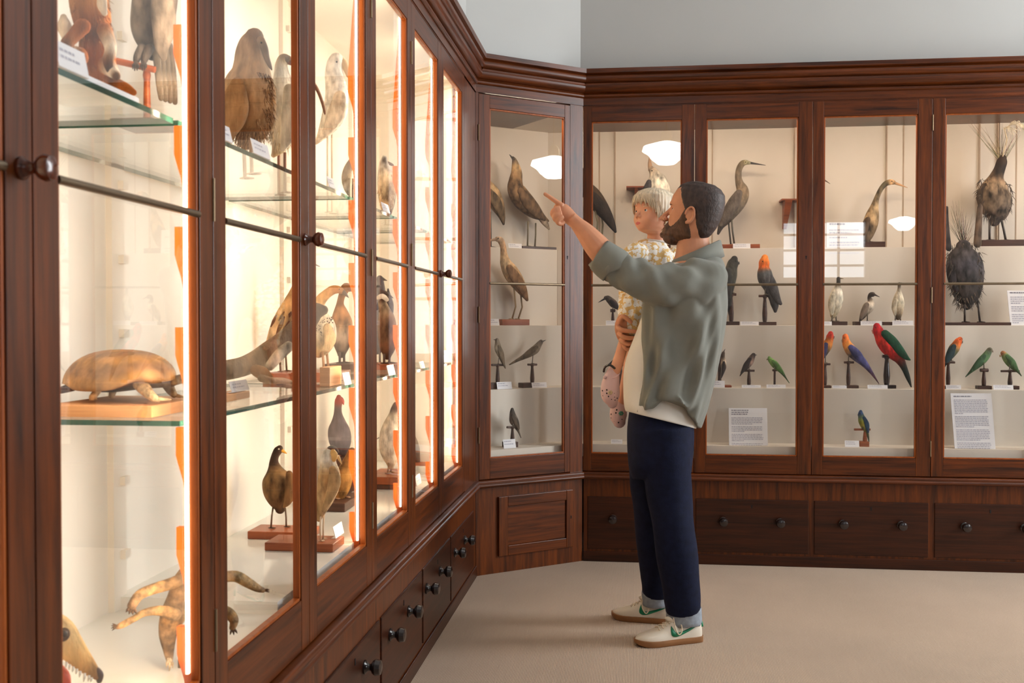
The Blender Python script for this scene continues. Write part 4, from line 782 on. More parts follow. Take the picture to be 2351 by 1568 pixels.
shag(t, pl, [(572,232,60),(574,268,54),(573,200,56),(572,296,40)], 1500, 22, 1.3, [(176,142,104),(196,166,130),(130,94,62),(158,120,82),(104,72,48)], 21, name='shaggy_plumage', down=(-.15, 1))
for x, o in ((576, -.05), (560, .03)): b = MB(); leg(b, pl, [(x-2, 318), (x, 340), (x+2, 355)], 4.5, (150,118,90), o, True, 1, LS); obj('leg', b, HORN, t, smooth=180)
pl = lp(648, 250, -1.02); WI = (226, 218, 202)
t = plain('stuffed_ibis', 'white ibis with dark bare head and long curved brown bill behind the stile', 'stuffed bird', V((pl.p.x, pl.p.y, LS)))
b = MB(); loft_px(b, pl, [(628,356,6,(176,146,110)),(640,338,18,(210,194,166)),(648,308,30,(220,208,186)),(652,270,37,(226,216,198)),(653,232,34,WI),(649,192,24,WI),(646,164,17,WI),(646,148,14,(206,192,168)),(652,136,13,(150,128,98)),(660,136,10,(110,96,82))], .8, n=18); obj('body', b, FUR, t, smooth=180)
b = MB(); loft_px(b, pl, [(664,142,7),(684,152,5.5),(708,176,4.6),(727,203,4.2),(739,232,3.8),(745.5,258,3),(745,262,1)], .7, n=10, dcol=(116, 76, 54)); obj('curved_bill', b, HORN, t, smooth=180)
for s in (-1, 1):
    b = MB(); loft_px(b, pl, [(664,206,14),(670,250,24),(664,300,20),(650,340,8)], .3, off0=s*.06, dcol=(222,210,188)); obj('wing', b, FUR, t, smooth=180)
shag(t, pl, [(652,270,36),(648,308,28),(653,235,32)], 500, 18, 1.2, [(226,216,198),(206,190,160),(190,168,132)], 22, name='shaggy_plumage')
for x, o in ((654, -.03), (640, .03)): b = MB(); leg(b, pl, [(x, 350), (x, 368), (x, 385)], 3.6, (120,74,54), o, True, 1, LS); obj('leg', b, HORN, t, smooth=180)
pl = lp(768, 240, -1.02)
t = plain('stuffed_gannet', 'white long-necked seabird with heavy pale bill, right of the long curved bill', 'stuffed bird', V((pl.p.x, pl.p.y, LS)))
b = MB(); loft_px(b, pl, [(726,328,4,(200,176,146)),(738,312,11,(226,214,194)),(754,288,21,(230,220,204)),(768,258,28,(236,228,214)),(773,226,27,(238,232,220)),(771,196,24,(236,228,216)),(767,170,21,(232,226,214)),(768,150,19,(232,226,216)),(772,138,17,(230,222,210))], .8, n=18); obj('body', b, FEATHER, t, smooth=180)
b = MB(); loft_px(b, pl, [(781,139,10),(789,146,9),(795,160,7),(799,174,4),(801,180,1)], .6, n=10, dcol=(206, 176, 130)); obj('beak', b, HORN, t, smooth=180)
b = MB(); b.ball(pl.w(773, 142, -.036), 2.2*pl.k(773, 142)); obj('eye', b, EYEM, t, smooth=180)
for s in (-1, 1):
    b = MB(); loft_px(b, pl, [(780,222,14),(772,258,20),(754,296,12),(731,322,3)], .3, off0=s*.055, dcol=(214,198,176)); obj('wing', b, FEATHER, t, smooth=180)
zt = LS
for x, o in ((752, -.02), (762, .02)): b = MB(); leg(b, pl, [(x, 296), (x, 360), (x, 440)], 2.4, (214,200,180), o, True, 1, zt); obj('leg', b, HORN, t, smooth=180)
lcard(509, 535, 304, LS, 'white card below the left side of the shaggy brown bird', -.834, .034); lcard(583, 622, 334, LS, 'white card between the shaggy brown bird and the ibis leg', -.834, .034)
pl = lp(795, 408, -.99)
t = plain('stuffed_grey_petrel', 'greyish bird mostly hidden behind the pine support of the third door', 'stuffed bird', V((pl.p.x, pl.p.y, LS)))
b = MB(); loft_px(b, pl, [(800,446,3,(40,36,34)),(796,430,8,(110,98,80)),(795,408,11,(134,120,98)),(799,388,10,(140,126,104)),(812,372,12,(120,108,90)),(820,362,8)], .7); obj('body', b, FEATHER, t, smooth=180)
b = MB(); loft_px(b, pl, [(823,362,4),(832,366,1)], .6, dcol=(90,80,66)); obj('beak', b, HORN, t, smooth=180)
for s in (-1, 1): b = MB(); leg(b, pl, [(806+4*s, 410), (806+4*s, 436), (806+4*s, 448)], 2, (100,88,70), .02*s, True, 1, LS); obj('leg', b, HORN, t, smooth=180)
pl = lp(887, 430, -.95)
t = plain('stuffed_speckled_owl', 'fluffy cream and tan speckled bird on the top shelf of the fourth door', 'stuffed bird', V((pl.p.x, pl.p.y, LS)))
b = MB(); loft_px(b, pl, [(889,486,12,(170,136,96)),(889,466,18,(196,166,126)),(888,436,21,(206,182,146)),(886,408,20,(214,194,164)),(882,386,14,(230,218,200)),(880,372,11,(236,228,214)),(881,364,8)], .8); obj('body', b, STREAK, t, smooth=180)
b = MB(); loft_px(b, pl, [(890,374,4),(900,378,3),(905,382,.8)], .6, dcol=(120,96,70)); obj('beak', b, HORN, t, smooth=180)
shag(t, pl, [(888,436,20),(887,410,18),(889,462,16)], 220, 8, .8, [(214,190,150),(176,140,96),(232,214,184)], 23, name='loose_feathers')
for x in (885, 893): b = MB(); leg(b, pl, [(x, 482), (x, 488), (x, 494)], 2, (150,120,80), 0, True, 1, LS); obj('leg', b, HORN, t, smooth=180)
lcard(880, 896, 472, LS, 'white card in front of the fluffy speckled bird', -.834, .03)
lcard(756, 772, 410, LS, 'white card on the top shelf of the third door', -.834, .03)
# ---- middle shelf: turtle
y0 = 1.825
t = plain('stuffed_turtle', 'large brown-shelled turtle on a thick tan wooden board, middle shelf', 'stuffed animal', (-1.0, 1.95, LM), None)
A, B_ = on_z(144, 958, LM), on_z(348, 960, LM)
yb = A.y; zt = on_y(250, 931, yb).z
block(t, 'wooden_board', on_y(100, 958, yb).x, on_y(349, 958, yb).x, yb, yb+.26, LM, zt, PLINTHO)
pl = Plane((-1.0, yb+.13, 0), (0, 1, 0)); TS = (150, 100, 52)
b = MB(); k = pl.k(280, 870)      # domed carapace: rings from rim to crown
cxp, rim = 274, [(146,881),(170,897),(195,899),(225,899),(262,893),(300,877),(322,870),(350,872),(385,876),(410,868)]
def rim_y(x):
    for (xa, ya), (xb, yb2) in zip(rim[:-1], rim[1:]):
        if xa <= x <= xb: return ya+(yb2-ya)*(x-xa)/(xb-xa)
    return rim[0][1] if x < rim[0][0] else rim[-1][1]
R = []; cols = []; nn = 40
for i in range(13):
    f = i/12; rr = math.cos(f*math.pi/2)**.8 if f < 1 else 0.004; ring = []
    for j in range(nn):
        q = 2*math.pi*j/nn; x = cxp+132*rr*math.cos(q)+6*f; yr = rim_y(cxp+132*math.cos(q)); yt = 802+ (10 if False else 0)
        y = yr+(yt-yr)*math.sin(f*math.pi/2)**1.05; ring.append(pl.w(x, y, .125*rr*math.sin(q)))
    R.append(ring); cols.append(lin((146+14*math.sin(i*1.3), 106+10*math.sin(i*1.3), 66)))
R.insert(0, [p.lerp(sum(R[0], V((0,0,0)))/nn, .35)-V((0, 0, .004)) for p in R[0]]); cols.insert(0, lin((120, 84, 52)))
b.rings(R, cols); TURT = pmat('turtle_shell', None, .5, ns=32, na=.5, bump=.45, bs=60, attr=True); obj('shell', b, TURT, t, smooth=180)
b = MB(); loft_px(b, pl, [(180,886,10,(84,64,44)),(250,888,13,(96,76,54)),(330,880,13,(96,76,54)),(392,878,11,(84,66,46))], 2.6); obj('underside', b, SCALE, t, smooth=180)
LG = (196, 172, 136)
def turt_leg(st, toes):
    b = MB(); loft_px(b, pl, st, .9, n=12)
    x, y, r, c, o = st[-1]
    for dx, dy in toes: loft_px(b, pl, [(x, y, r*.55, c, o), (x+dx*.6, y+dy*.5+1, r*.4, c, o), (x+dx, y+dy, r*.22, (150,128,98), o)], .8, n=8)
    obj('leg', b, SCALE, t, smooth=180)
turt_leg([(318,880,15,LG,-.07),(332,893,15,LG,-.08),(344,906,12,LG,-.09),(356,915,9,LG,-.1)], [(22,1),(36,2),(10,6),(-10,5)])
turt_leg([(226,892,11,(120,96,70),-.05),(220,902,9,(170,140,104),-.07),(212,912,8,(176,140,100),-.08)], [(-6,6),(4,6),(10,4)])
turt_leg([(262,888,10,(130,106,78),.05),(258,902,8,(170,140,104),.05),(256,911,7,(176,140,100),.05)], [(-4,4),(6,4)])
turt_leg([(382,878,14,(110,88,64),.05),(392,896,11,(140,116,86),.05),(400,906,8,(150,124,92),.04)], [(14,6),(24,5)])
b = MB(); loft_px(b, pl, [(168,888,10,(70,48,32)),(150,893,9,(64,42,28)),(132,898,7,(70,48,32)),(112,902,4)], .8); obj('tail', b, SCALE, t, smooth=180)
b = MB(); loft_px(b, pl, [(400,874,11,(110,90,66),-.02),(424,868,11,(120,98,70),-.02),(444,862,13,(130,106,76),-.02),(462,864,9,(120,98,70),-.02)], .9); obj('head', b, SCALE, t, smooth=180)
# seal-like animal
pl = Plane(on_z(600, 900, LM)+V((-.03, 0, 0)), (-.80, .60, 0)); SG = (140, 120, 98)
t = plain('stuffed_seal_pup', 'smooth grey-brown seal pup with raised chest and flat flippers, middle shelf', 'stuffed animal', V((pl.p.x, pl.p.y, LM)))
b = MB(); loft_px(b, pl, [(440,868,14,(120,100,80)),(480,858,20,SG),(520,850,23,(150,130,108)),(556,842,23,(146,124,100)),(588,828,24,(140,112,82)),(618,808,25,(134,112,88)),(648,785,23,(130,110,90)),(676,762,23,(126,108,90)),(704,736,24,(122,104,88)),(722,716,22,(120,104,88)),(742,712,12,(110,94,80))], .9, n=18); obj('body', b, FUR, t, smooth=180)
b = MB(); loft_px(b, pl, [(588,850,14,(132,92,52),-.06),(604,858,16,(126,84,46),-.075),(618,868,10,(140,100,62),-.08)], .8); obj('shoulder_fur', b, FUR, t, smooth=180)
for st in ([(600,868,9,(120,92,64),-.075),(624,874,8,(172,140,108),-.09),(650,874,7,(186,152,120),-.10),(672,878,4,(170,136,104),-.11)], [(640,880,6,(84,60,44),-.05),(662,886,6,(150,120,90),-.06),(684,884,5,(90,66,48),-.06)]):
    b = MB(); loft_px(b, pl, st, 2.2, n=12); obj('flipper', b, FUR, t, smooth=180)
b = MB(); loft_px(b, pl, [(620,840,12,(206,190,164),-.055),(640,816,14,(196,178,152),-.06),(662,796,13,(186,168,142),-.06)], .7); obj('pale_throat', b, STREAK, t, smooth=180)
q0, q1 = on_z(516, 923, LM), on_z(574, 914, LM); block(t, 'wooden_block', q1.x-.05, q1.x, q0.y-.02, q1.y, LM, LM+.018, PLINTHO)
lcard(533, 573, 884, LM+.019, 'white card on the small pale block in front of the seal pup', q1.x-.004, .026)
pl = lp(650, 740, -1.14)
t = plain('stuffed_curlew', 'tan bird with dark brown wing streaks rising behind the seal pup', 'stuffed bird', V((pl.p.x, pl.p.y, LM)))
b = MB(); loft_px(b, pl, [(612,806,7,(196,170,134)),(626,786,16,(206,180,144)),(642,758,24,(200,170,130)),(658,728,26,(186,148,104)),(672,694,20,(176,136,92)),(682,662,13,(168,128,86)),(690,632,10,(160,120,80)),(698,608,10)], .8); obj('body', b, STREAK, t, smooth=180)
b = MB(); rnd = random.Random(9)
for (xa, ya, xb, yb2, w) in ((652,728,634,772,5), (664,738,648,770,4.5), (664,752,646,768,4.5), (634,724,622,750,3.5), (668,716,664,728,4), (640,770,628,790,3), (652,716,640,736,3)):
    loft_px(b, pl, [(xa, ya, w*.5, (74,44,26), -.072), (.5*(xa+xb), .5*(ya+yb2), w, (66,38,22), -.086), (xb, yb2, w*.4, (74,44,26), -.08)], .4, n=8)
obj('wing_streaks', b, FEATHER, t, smooth=180)
b = MB(); loft_px(b, pl, [(702,600,5),(716,604,3),(734,612,.8)], .6, dcol=(90,70,50)); obj('beak', b, HORN, t, smooth=180)
zt = LM+.022
for x, o in ((638, -.02), (652, .03)): b = MB(); leg(b, pl, [(x, 790), (x+4, 815), (x+6, 830)], 2.4, (120,92,60), o, True, 1, zt); obj('leg', b, HORN, t, smooth=180)
q = pl.w(655, 840); block(t, 'plinth', q.x-.04, q.x+.06, q.y-.1, q.y+.12, LM, zt, PLINTH)
# ducks
pl = lp(745, 760, -.97)
t = plain('stuffed_speckled_duck', 'long-necked duck with dark-speckled white breast, middle shelf of the third door', 'stuffed bird', V((pl.p.x, pl.p.y, LM)))
b = MB(); loft_px(b, pl, [(732,810,12,(196,164,112)),(740,798,20,(206,184,146)),(746,776,26,(220,206,180)),(745,748,25,(228,218,198)),(737,726,17,(216,204,182)),(731,706,14,(204,182,148)),(736,690,13,(196,160,112)),(750,675,11,(186,144,94)),(764,666,10.5,(170,124,76)),(776,665,9,(160,112,66)),(784,668,7,(170,128,86))], .85, n=18); obj('body', b, FEATHER, t, smooth=180)
b = MB(); rnd = random.Random(4)
for i in range(90):
    x, y = rnd.uniform(726, 764), rnd.uniform(728, 792); rr = 25*math.sqrt(max(0, 1-((y-762)/40)**2)); u = (x-745)/26
    if abs(u) > .86: continue
    k = pl.k(x, y); o = -.85*26*k*math.sqrt(1-u*u)*min(1, rr/25)-.0006; p = pl.w(x, y, o); b.ell(p, (pl.r*1.5*k, pl.n*.0012, V((0, 0, 2.0*k))), 6, 4, lin((70, 50, 36)))
obj('breast_spots', b, FEATHER, t, smooth=180)
b = MB(); loft_px(b, pl, [(787,669,5),(794,676,3.6),(800,683,1)], 1., dcol=(70,60,54)); obj('bill', b, HORN, t, smooth=180)
b = MB(); b.ball(pl.w(779, 664, -.016), 1.6*pl.k(779, 664)); obj('eye', b, EYEM, t, smooth=180)
for s in (-1, 1): b = MB(); loft_px(b, pl, [(752,752,10),(758,778,14),(752,800,8)], .3, off0=s*.055, dcol=(190,166,130)); obj('wing', b, FEATHER, t, smooth=180)
zt = LM+.03
for x, o in ((740, -.02), (750, .02)): b = MB(); leg(b, pl, [(x, 808), (x+2, 824), (x+4, 836)], 3, (176,130,84), o, True, 1, zt); obj('leg', b, HORN, t, smooth=180)
q = pl.w(748, 845); block(t, 'plinth', q.x-.08, q.x+.05, q.y-.10, q.y+.11, LM, zt, PLINTH)
pl = lp(782, 735, -1.10)
t = plain('stuffed_brown_duck', 'brown duck with grey belly standing behind the speckled duck', 'stuffed bird', V((pl.p.x, pl.p.y, LM)))
b = MB(); loft_px(b, pl, [(784,812,10,(110,92,76)),(785,790,20,(126,108,92)),(785,765,23,(170,150,130)),(784,740,25,(150,108,70)),(782,716,17,(150,106,66)),(781,698,9,(146,102,62)),(784,682,8,(140,96,58)),(790,668,10,(130,86,48)),(795,660,11,(120,78,44)),(802,662,8)], .85, n=16); obj('body', b, STREAK, t, smooth=180)
b = MB(); loft_px(b, pl, [(806,664,5),(816,670,3),(824,674,1)], 1., dcol=(70,56,44)); obj('bill', b, HORN, t, smooth=180)
for x, o in ((780, -.02), (790, .02)): b = MB(); leg(b, pl, [(x, 808), (x, 822), (x, 832)], 3, (80,60,50), o, True, 1, LM+.03); obj('leg', b, HORN, t, smooth=180)
q = pl.w(786, 838); block(t, 'plinth', q.x-.05, q.x+.055, q.y-.09, q.y+.12, LM, LM+.03, PLINTHD)
t = plain('wooden_block', 'pale orange wooden block on the middle shelf under the speckled duck', 'block', on_x(770, 880, -.86))
q0, q1 = on_x(757, 870, -.865), on_x(784, 870, -.865); block(t, 'block_body', -.895, -.865, q0.y, q1.y, LM, LM+.055, PLINTHO)
lcard(792, 807, 858, LM, 'white card beside the pale orange block on the middle shelf', -.835, .036)
pl = lp(887, 740, -.97)
t = plain('stuffed_dark_duck', 'dark brown speckled duck behind the fourth door', 'stuffed bird', V((pl.p.x, pl.p.y, LM)))
b = MB(); loft_px(b, pl, [(889,816,10,(90,62,44)),(890,796,19,(104,72,50)),(889,764,22,(116,84,60)),(887,732,20,(120,92,70)),(882,710,13,(150,128,104)),(878,696,10,(170,150,126)),(877,682,10,(84,72,66)),(876,672,8,(66,60,60))], .85, n=16); obj('body', b, STREAK, t, smooth=180)
b = MB(); loft_px(b, pl, [(868,684,5,(232,222,208),-.012),(878,680,6,(236,226,212),-.022),(888,688,5,(228,216,200),-.012)], .5, n=10); obj('white_collar', b, FEATHER, t, smooth=180)
b = MB(); loft_px(b, pl, [(884,672,5),(894,678,3),(902,684,1)], 1., dcol=(60,54,50)); obj('bill', b, HORN, t, smooth=180)
for x, o in ((882, -.02), (894, .02)): b = MB(); leg(b, pl, [(x, 812), (x, 822), (x, 828)], 3, (70,56,46), o, True, 1, LM+.022); obj('leg', b, HORN, t, smooth=180)
q = pl.w(888, 832); block(t, 'plinth', q.x-.06, q.x+.055, q.y-.10, q.y+.12, LM, LM+.022, PLINTH)
pl = lp(868, 690, -1.14)
t = plain('stuffed_blue_grey_duck', 'slate blue-grey bird rising behind the dark speckled duck', 'stuffed bird', V((pl.p.x, pl.p.y, LM)))
b = MB(); loft_px(b, pl, [(866,800,14,(80,76,80)),(866,760,22,(86,84,92)),(868,715,24,(92,92,104)),(872,680,15,(96,94,104)),(874,655,9,(88,84,90)),(872,640,8)], .8); obj('body', b, FEATHER, t, smooth=180)
b = MB(); loft_px(b, pl, [(898,720,5,(60,58,60)),(896,700,8,(76,72,72)),(893,680,5),(891,664,2)], .5); obj('wing', b, FEATHER, t, smooth=180)
b = MB(); loft_px(b, pl, [(878,640,4),(888,644,1)], .8, dcol=(60,56,54)); obj('beak', b, HORN, t, smooth=180)
for x, o in ((862, -.02), (872, .02)): b = MB(); leg(b, pl, [(x, 798), (x, 818), (x, 838)], 2.4, (70,60,56), o, True, 1, LM); obj('leg', b, HORN, t, smooth=180)
lcard(893, 908, 842, LM, 'white card under the dark speckled duck', -.835, .036)
lcard(1020, 1036, 794, LM, 'tall white card behind the last door of the left cabinet', -.86, .055)
lcard(966, 976, 838, LM, 'small white card on the middle shelf of the fifth door', -.84, .028)
# ---- bottom: hen, lapwing, swamphen ...
ZP = .61
q0 = on_z(568, 1238, ZP); q1 = on_z(675, 1238, ZP); zt = ZP+.024
pl = Plane((q0+q1)/2+V((0, .05, 0)))
t = plain('stuffed_native_hen', 'upright olive-brown hen with yellow bill on an orange wooden board', 'stuffed bird', V((pl.p.x, pl.p.y, ZP)))
q2 = on_z(640, 1238, ZP); block(t, 'plinth', q0.x, q0.x+.19, q0.y, q0.y+.11, ZP, zt, PLINTH)
HB = (112, 84, 50)
b = MB(); loft_px(b, pl, [(643,1168,12,(84,62,40)),(641,1152,24,(100,74,46)),(637,1126,33,HB),(635,1098,32,(118,90,56)),(631,1076,17,(96,72,44)),(629,1060,10.5,(64,46,32)),(632,1046,9,(52,38,28)),(638,1035,10,(50,36,26)),(642,1030,8)], .85, n=18); obj('body', b, STREAK, t, smooth=180)
for s in (-1, 1): b = MB(); loft_px(b, pl, [(664,1088,8),(667,1118,13),(662,1148,10),(652,1164,3)], .4, off0=s*.035, dcol=(104,76,46)); obj('wing', b, STREAK, t, smooth=180)
b = MB(); loft_px(b, pl, [(647,1034,4.5),(652,1037,3.4),(658,1041,1)], .8, dcol=(206,150,50)); obj('bill', b, HORN, t, smooth=180)
b = MB(); b.ball(pl.w(640, 1031, -.016), 1.8*pl.k(640, 1031), lin((230, 220, 200))); obj('eye', b, HORN, t, smooth=180)
for L_, o in (([(627,1164),(624,1186),(622,1207)], -.01), ([(655,1166),(657,1188),(657,1210)], .01)): b = MB(); leg(b, pl, L_, 2.2, (92,70,48), o, True, 1, zt); obj('leg', b, HORN, t, smooth=180)
q0 = on_z(731, 1269, ZP); q1 = on_z(764, 1269, ZP); q2 = on_z(790, 1249, ZP)
pl = Plane(V((q1.x-.05, q1.y+.04, 0))); zt = ZP+.024
t = plain('stuffed_lapwing', 'fawn bird with white neck, black cap and yellow face wattles on a board', 'stuffed bird', V((pl.p.x, pl.p.y, ZP)))
block(t, 'plinth', q1.x-.20, q1.x, q1.y, q2.y, ZP, zt, PLINTH)
LB_ = (196, 160, 116)
b = MB(); loft_px(b, pl, [(732,1192,6,(160,128,92)),(738,1170,13,(180,146,104)),(747,1142,21,(196,162,120)),(754,1114,26,LB_),(756,1088,25,(192,156,112)),(754,1068,20,(214,196,168)),(753,1054,18,(236,228,216)),(758,1042,16,(230,222,208))], .85, n=18); obj('body', b, FEATHER, t, smooth=180)
b = MB(); loft_px(b, pl, [(752,1036,5,(66,58,54)),(759,1032,9,(62,54,50)),(767,1033,9,(70,60,54)),(774,1038,5,(80,66,56))], 1.); obj('black_cap', b, FEATHER, t, smooth=180)
b = MB(); loft_px(b, pl, [(764,1038,7,(226,178,106),-.014),(768,1046,8,(232,186,116),-.018),(766,1056,5,(226,176,104),-.014)], .5); obj('yellow_wattle', b, HORN, t, smooth=180)
b = MB(); loft_px(b, pl, [(776,1048,4,(236,196,130)),(780,1056,3),(784,1065,.8)], .8, dcol=(230,180,100)); obj('beak', b, HORN, t, smooth=180)
for s in (-1, 1): b = MB(); loft_px(b, pl, [(764,1078,9),(768,1104,15),(758,1138,11),(742,1172,4)], .35, off0=s*.045, dcol=(190,154,110)); obj('wing', b, FEATHER, t, smooth=180)
for L_, o in (([(736,1186),(735,1214),(736,1244)], -.01), ([(744,1180),(742,1212),(742,1246)], .02)): b = MB(); leg(b, pl, L_, 2, (206,180,150), o, True, 1, zt); obj('leg', b, HORN, t, smooth=180)
lcard(771, 790, 1220, zt, 'white card on the board beside the lapwing feet', q1.x-.012, .034)
pl = lp(779, 990, -1.13)
t = plain('stuffed_swamphen', 'slate-purple swamphen with red head, standing above the lapwing', 'stuffed bird', V((pl.p.x, pl.p.y, ZP)))
b = MB(); loft_px(b, pl, [(786,1050,8,(40,36,36)),(784,1036,17,(78,70,74)),(781,1012,26,(98,88,92)),(778,986,25,(104,92,96)),(777,966,16,(98,86,90)),(776,950,10,(94,82,84)),(776,936,8.5,(104,84,82)),(777,926,9,(150,66,50)),(778,918,9,(170,64,46)),(778,912,6)], .85, n=18); obj('body', b, FEATHER, t, smooth=180)
b = MB(); loft_px(b, pl, [(783,917,6),(787,922,4),(789,929,1)], .7, dcol=(190,62,40)); obj('red_bill', b, HORN, t, smooth=180)
zq = ZP+.14
for x, o in ((772, -.02), (786, .02)): b = MB(); leg(b, pl, [(x, 1040), (x, 1080), (x, 1120)], 2.4, (150,80,60), o, True, 1, zq); obj('leg', b, HORN, t, smooth=180)
q = pl.w(780, 1130); block(t, 'tall_plinth', q.x-.05, q.x+.05, q.y-.06, q.y+.06, ZP, zq, PLINTHD)
pl = lp(784, 1110, -1.03)
t = plain('stuffed_brown_bittern', 'mottled gold-brown bird on a dark board behind the lapwing', 'stuffed bird', V((pl.p.x, pl.p.y, ZP)))
b = MB(); loft_px(b, pl, [(764,1160,5,(120,84,40)),(772,1146,13,(140,100,50)),(782,1122,20,(156,112,56)),(790,1096,20,(150,106,54)),(796,1070,15,(140,98,50)),(802,1050,10,(130,90,48)),(808,1036,9)], .8); obj('body', b, STREAK, t, smooth=180)
b = MB(); loft_px(b, pl, [(812,1036,4),(826,1040,1)], .7, dcol=(110,84,50)); obj('beak', b, HORN, t, smooth=180)
zt = ZP+.03
for L_, o in (([(770,1150),(764,1166),(768,1186)], -.02), ([(784,1146),(786,1166),(792,1188)], .01)): b = MB(); leg(b, pl, L_, 2.8, (150,110,80), o, True, 1, zt); obj('leg', b, HORN, t, smooth=180)
q = pl.w(772, 1200); block(t, 'plinth', q.x-.07, q.x+.06, q.y-.10, q.y+.13, ZP, zt, PLINTHD)
pl = lp(892, 1020, -.98)
t = plain('stuffed_white_penguin', 'plump white-bellied bird on a reddish board, bottom of the fourth door', 'stuffed bird', V((pl.p.x, pl.p.y, ZP)))
b = MB(); loft_px(b, pl, [(898,1070,8,(206,190,160)),(897,1054,16,(222,210,186)),(893,1030,22,(230,220,200)),(893,1000,22,(232,222,204)),(897,975,17,(226,214,194)),(902,955,11,(210,196,172)),(906,940,9,(120,108,96)),(910,930,8)], .85); obj('body', b, FEATHER, t, smooth=180)
b = MB(); loft_px(b, pl, [(872,1004,1.5),(866,1007,1.2),(860,1008,.5)], .8, dcol=(80,64,50)); obj('wing_tip', b, HORN, t, smooth=180)
b = MB(); loft_px(b, pl, [(918,932,4),(930,936,1)], .7, dcol=(120,90,60)); obj('beak', b, HORN, t, smooth=180)
zt = pl.w(890, 1086).z
for x, o in ((892, -.015), (899, .015)): b = MB(); leg(b, pl, [(x, 1062), (x, 1074), (x-2, 1084)], 2.2, (150,120,84), o, True, 1, zt); obj('leg', b, HORN, t, smooth=180)
q = pl.w(889, 1090); block(t, 'plinth', q.x-.06, q.x+.075, q.y-.11, q.y+.13, zt-.03, zt, PLINTH); block(t, 'lower_plinth', q.x-.06, q.x+.06, q.y-.11, q.y+.12, ZP, zt-.0305, PLINTHD)
pl = lp(962, 1040, -1.0)
t = plain('stuffed_dark_teal', 'small dark bird with only its rounded tail showing behind the fifth door', 'stuffed bird', V((pl.p.x, pl.p.y, ZP)))
b = MB(); loft_px(b, pl, [(960,1066,4,(60,46,38)),(957,1052,8,(72,58,48)),(950,1032,14,(84,70,58)),(944,1010,13),(942,992,8),(940,980,7)], .8); obj('body', b, FEATHER, t, smooth=180)
b = MB(); loft_px(b, pl, [(934,982,3),(926,985,1)], .7, dcol=(90,70,50)); obj('beak', b, HORN, t, smooth=180)
zt = pl.w(965, 1072).z
for x, o in ((948, -.015), (955, .015)): b = MB(); leg(b, pl, [(x, 1050), (x, 1062), (x, 1072)], 2, (80,64,50), o, True, 1, zt); obj('leg', b, HORN, t, smooth=180)
q = pl.w(962, 1074); block(t, 'plinth', q.x-.06, q.x+.06, q.y-.12, q.y+.12, ZP, zt, PLINTH)
lcard(957, 968, 1078, ZP, 'white card in front of the dark bird board behind the fifth door', -.86, .04)
# ---- floor: lizard and animal head
pl = Plane(on_z(391, 1527, .588), (-.6, .8, 0)); SC = (118, 96, 70); SL = (190, 152, 104)
t = plain('stuffed_crocodile', 'brown scaly reptile with outstretched clawed limbs on the white cabinet floor', 'stuffed animal', V((pl.p.x, pl.p.y, LF)))
b = MB(); loft_px(b, pl, [(462,1296,18,(120,92,60)),(446,1312,28,SC),(428,1338,32,(124,96,62)),(414,1372,30,(120,92,62)),(402,1404,31,SC),(392,1428,27,(150,112,68)),(386,1456,21,(124,98,70)),(387,1486,14,(120,94,66)),(389,1510,9,(150,124,96)),(391,1524,5,(196,170,134))], .62, n=18); obj('body', b, SCALE, t, smooth=180)
b = MB(); loft_px(b, pl, [(462,1300,16,(120,92,60)),(478,1280,18,SC),(494,1264,15,(130,100,66)),(506,1250,10),(514,1240,5)], .7); obj('head', b, SCALE, t, smooth=180)
def limb(st, claws, cl=9):
    b = MB(); loft_px(b, pl, st, .85, n=12); x, y, r = st[-1][:3]; o = st[-1][-1]; k = pl.k(x, y)
    for q in claws:
        dx, dy = math.cos(math.radians(q)), math.sin(math.radians(q)); P = [pl.w(x+dx*r*.5, y+dy*r*.5, o), pl.w(x+dx*(r+cl*.5), y+dy*(r+cl*.5), o-.004), pl.w(x+dx*(r+cl), y+dy*(r+cl)+1.5, o-.002)]
        b.tube(P, [r*.42*k, r*.3*k, .5*k], 7, lin((92, 66, 46)))
    obj('limb', b, SCALE, t, smooth=180)
limb([(424,1326,14,SC,-.02),(392,1340,14,(120,92,58),-.03),(352,1352,13,(150,116,74),-.04),(320,1366,12,(140,108,70),-.05),(303,1390,11,(112,84,58),-.06)], (60, 85, 110, 135))
limb([(404,1410,15,SC,-.03),(368,1402,12,(140,108,68),-.05),(334,1406,9,(134,104,66),-.06),(308,1420,8,(140,108,68),-.065),(282,1434,8,(186,142,94),-.07),(270,1439,6,(176,134,90),-.07)], (150, 172, 195, 215))
limb([(462,1322,15,SC,.0),(500,1326,13,(130,102,64),.0),(540,1323,13,(150,120,76),.0),(566,1336,12,(170,134,88),.0),(590,1350,9,(150,116,76),.0),(604,1355,6,(150,112,76),.0)], (-12, 2, 14))
limb([(440,1398,16,SC,-.02),(486,1396,14,(136,104,66),-.03),(522,1406,13,(150,116,72),-.04),(537,1424,11,(140,104,66),-.05),(534,1440,8,(170,130,90),-.05)], (50, 80, 110))
b = MB(); k = pl.k(390, 1520)
for x, y in ((383, 1522), (390, 1530), (397, 1524)): b.tube([pl.w(388, 1512, -.01), pl.w(x, y, -.015), pl.w(x-1, y+10, -.012)], [4*k, 3*k, 1*k], 7, lin((206, 186, 156)))
obj('tail_tip', b, SCALE, t, smooth=180)
bot = pl.w(400, 1500)
for x in (446, 412): b = MB(); p = pl.w(x, 1360); b.tube([V((p.x, p.y, LF)), p], .004, 8); obj('support_wire', b, ROD, t)
pl = lp(180, 1500, -.90); TN = (206, 164, 104)
t = plain('stuffed_wild_dog', 'tan animal head with open red mouth and white teeth at lower left', 'stuffed animal', V((pl.p.x, pl.p.y, LF)))
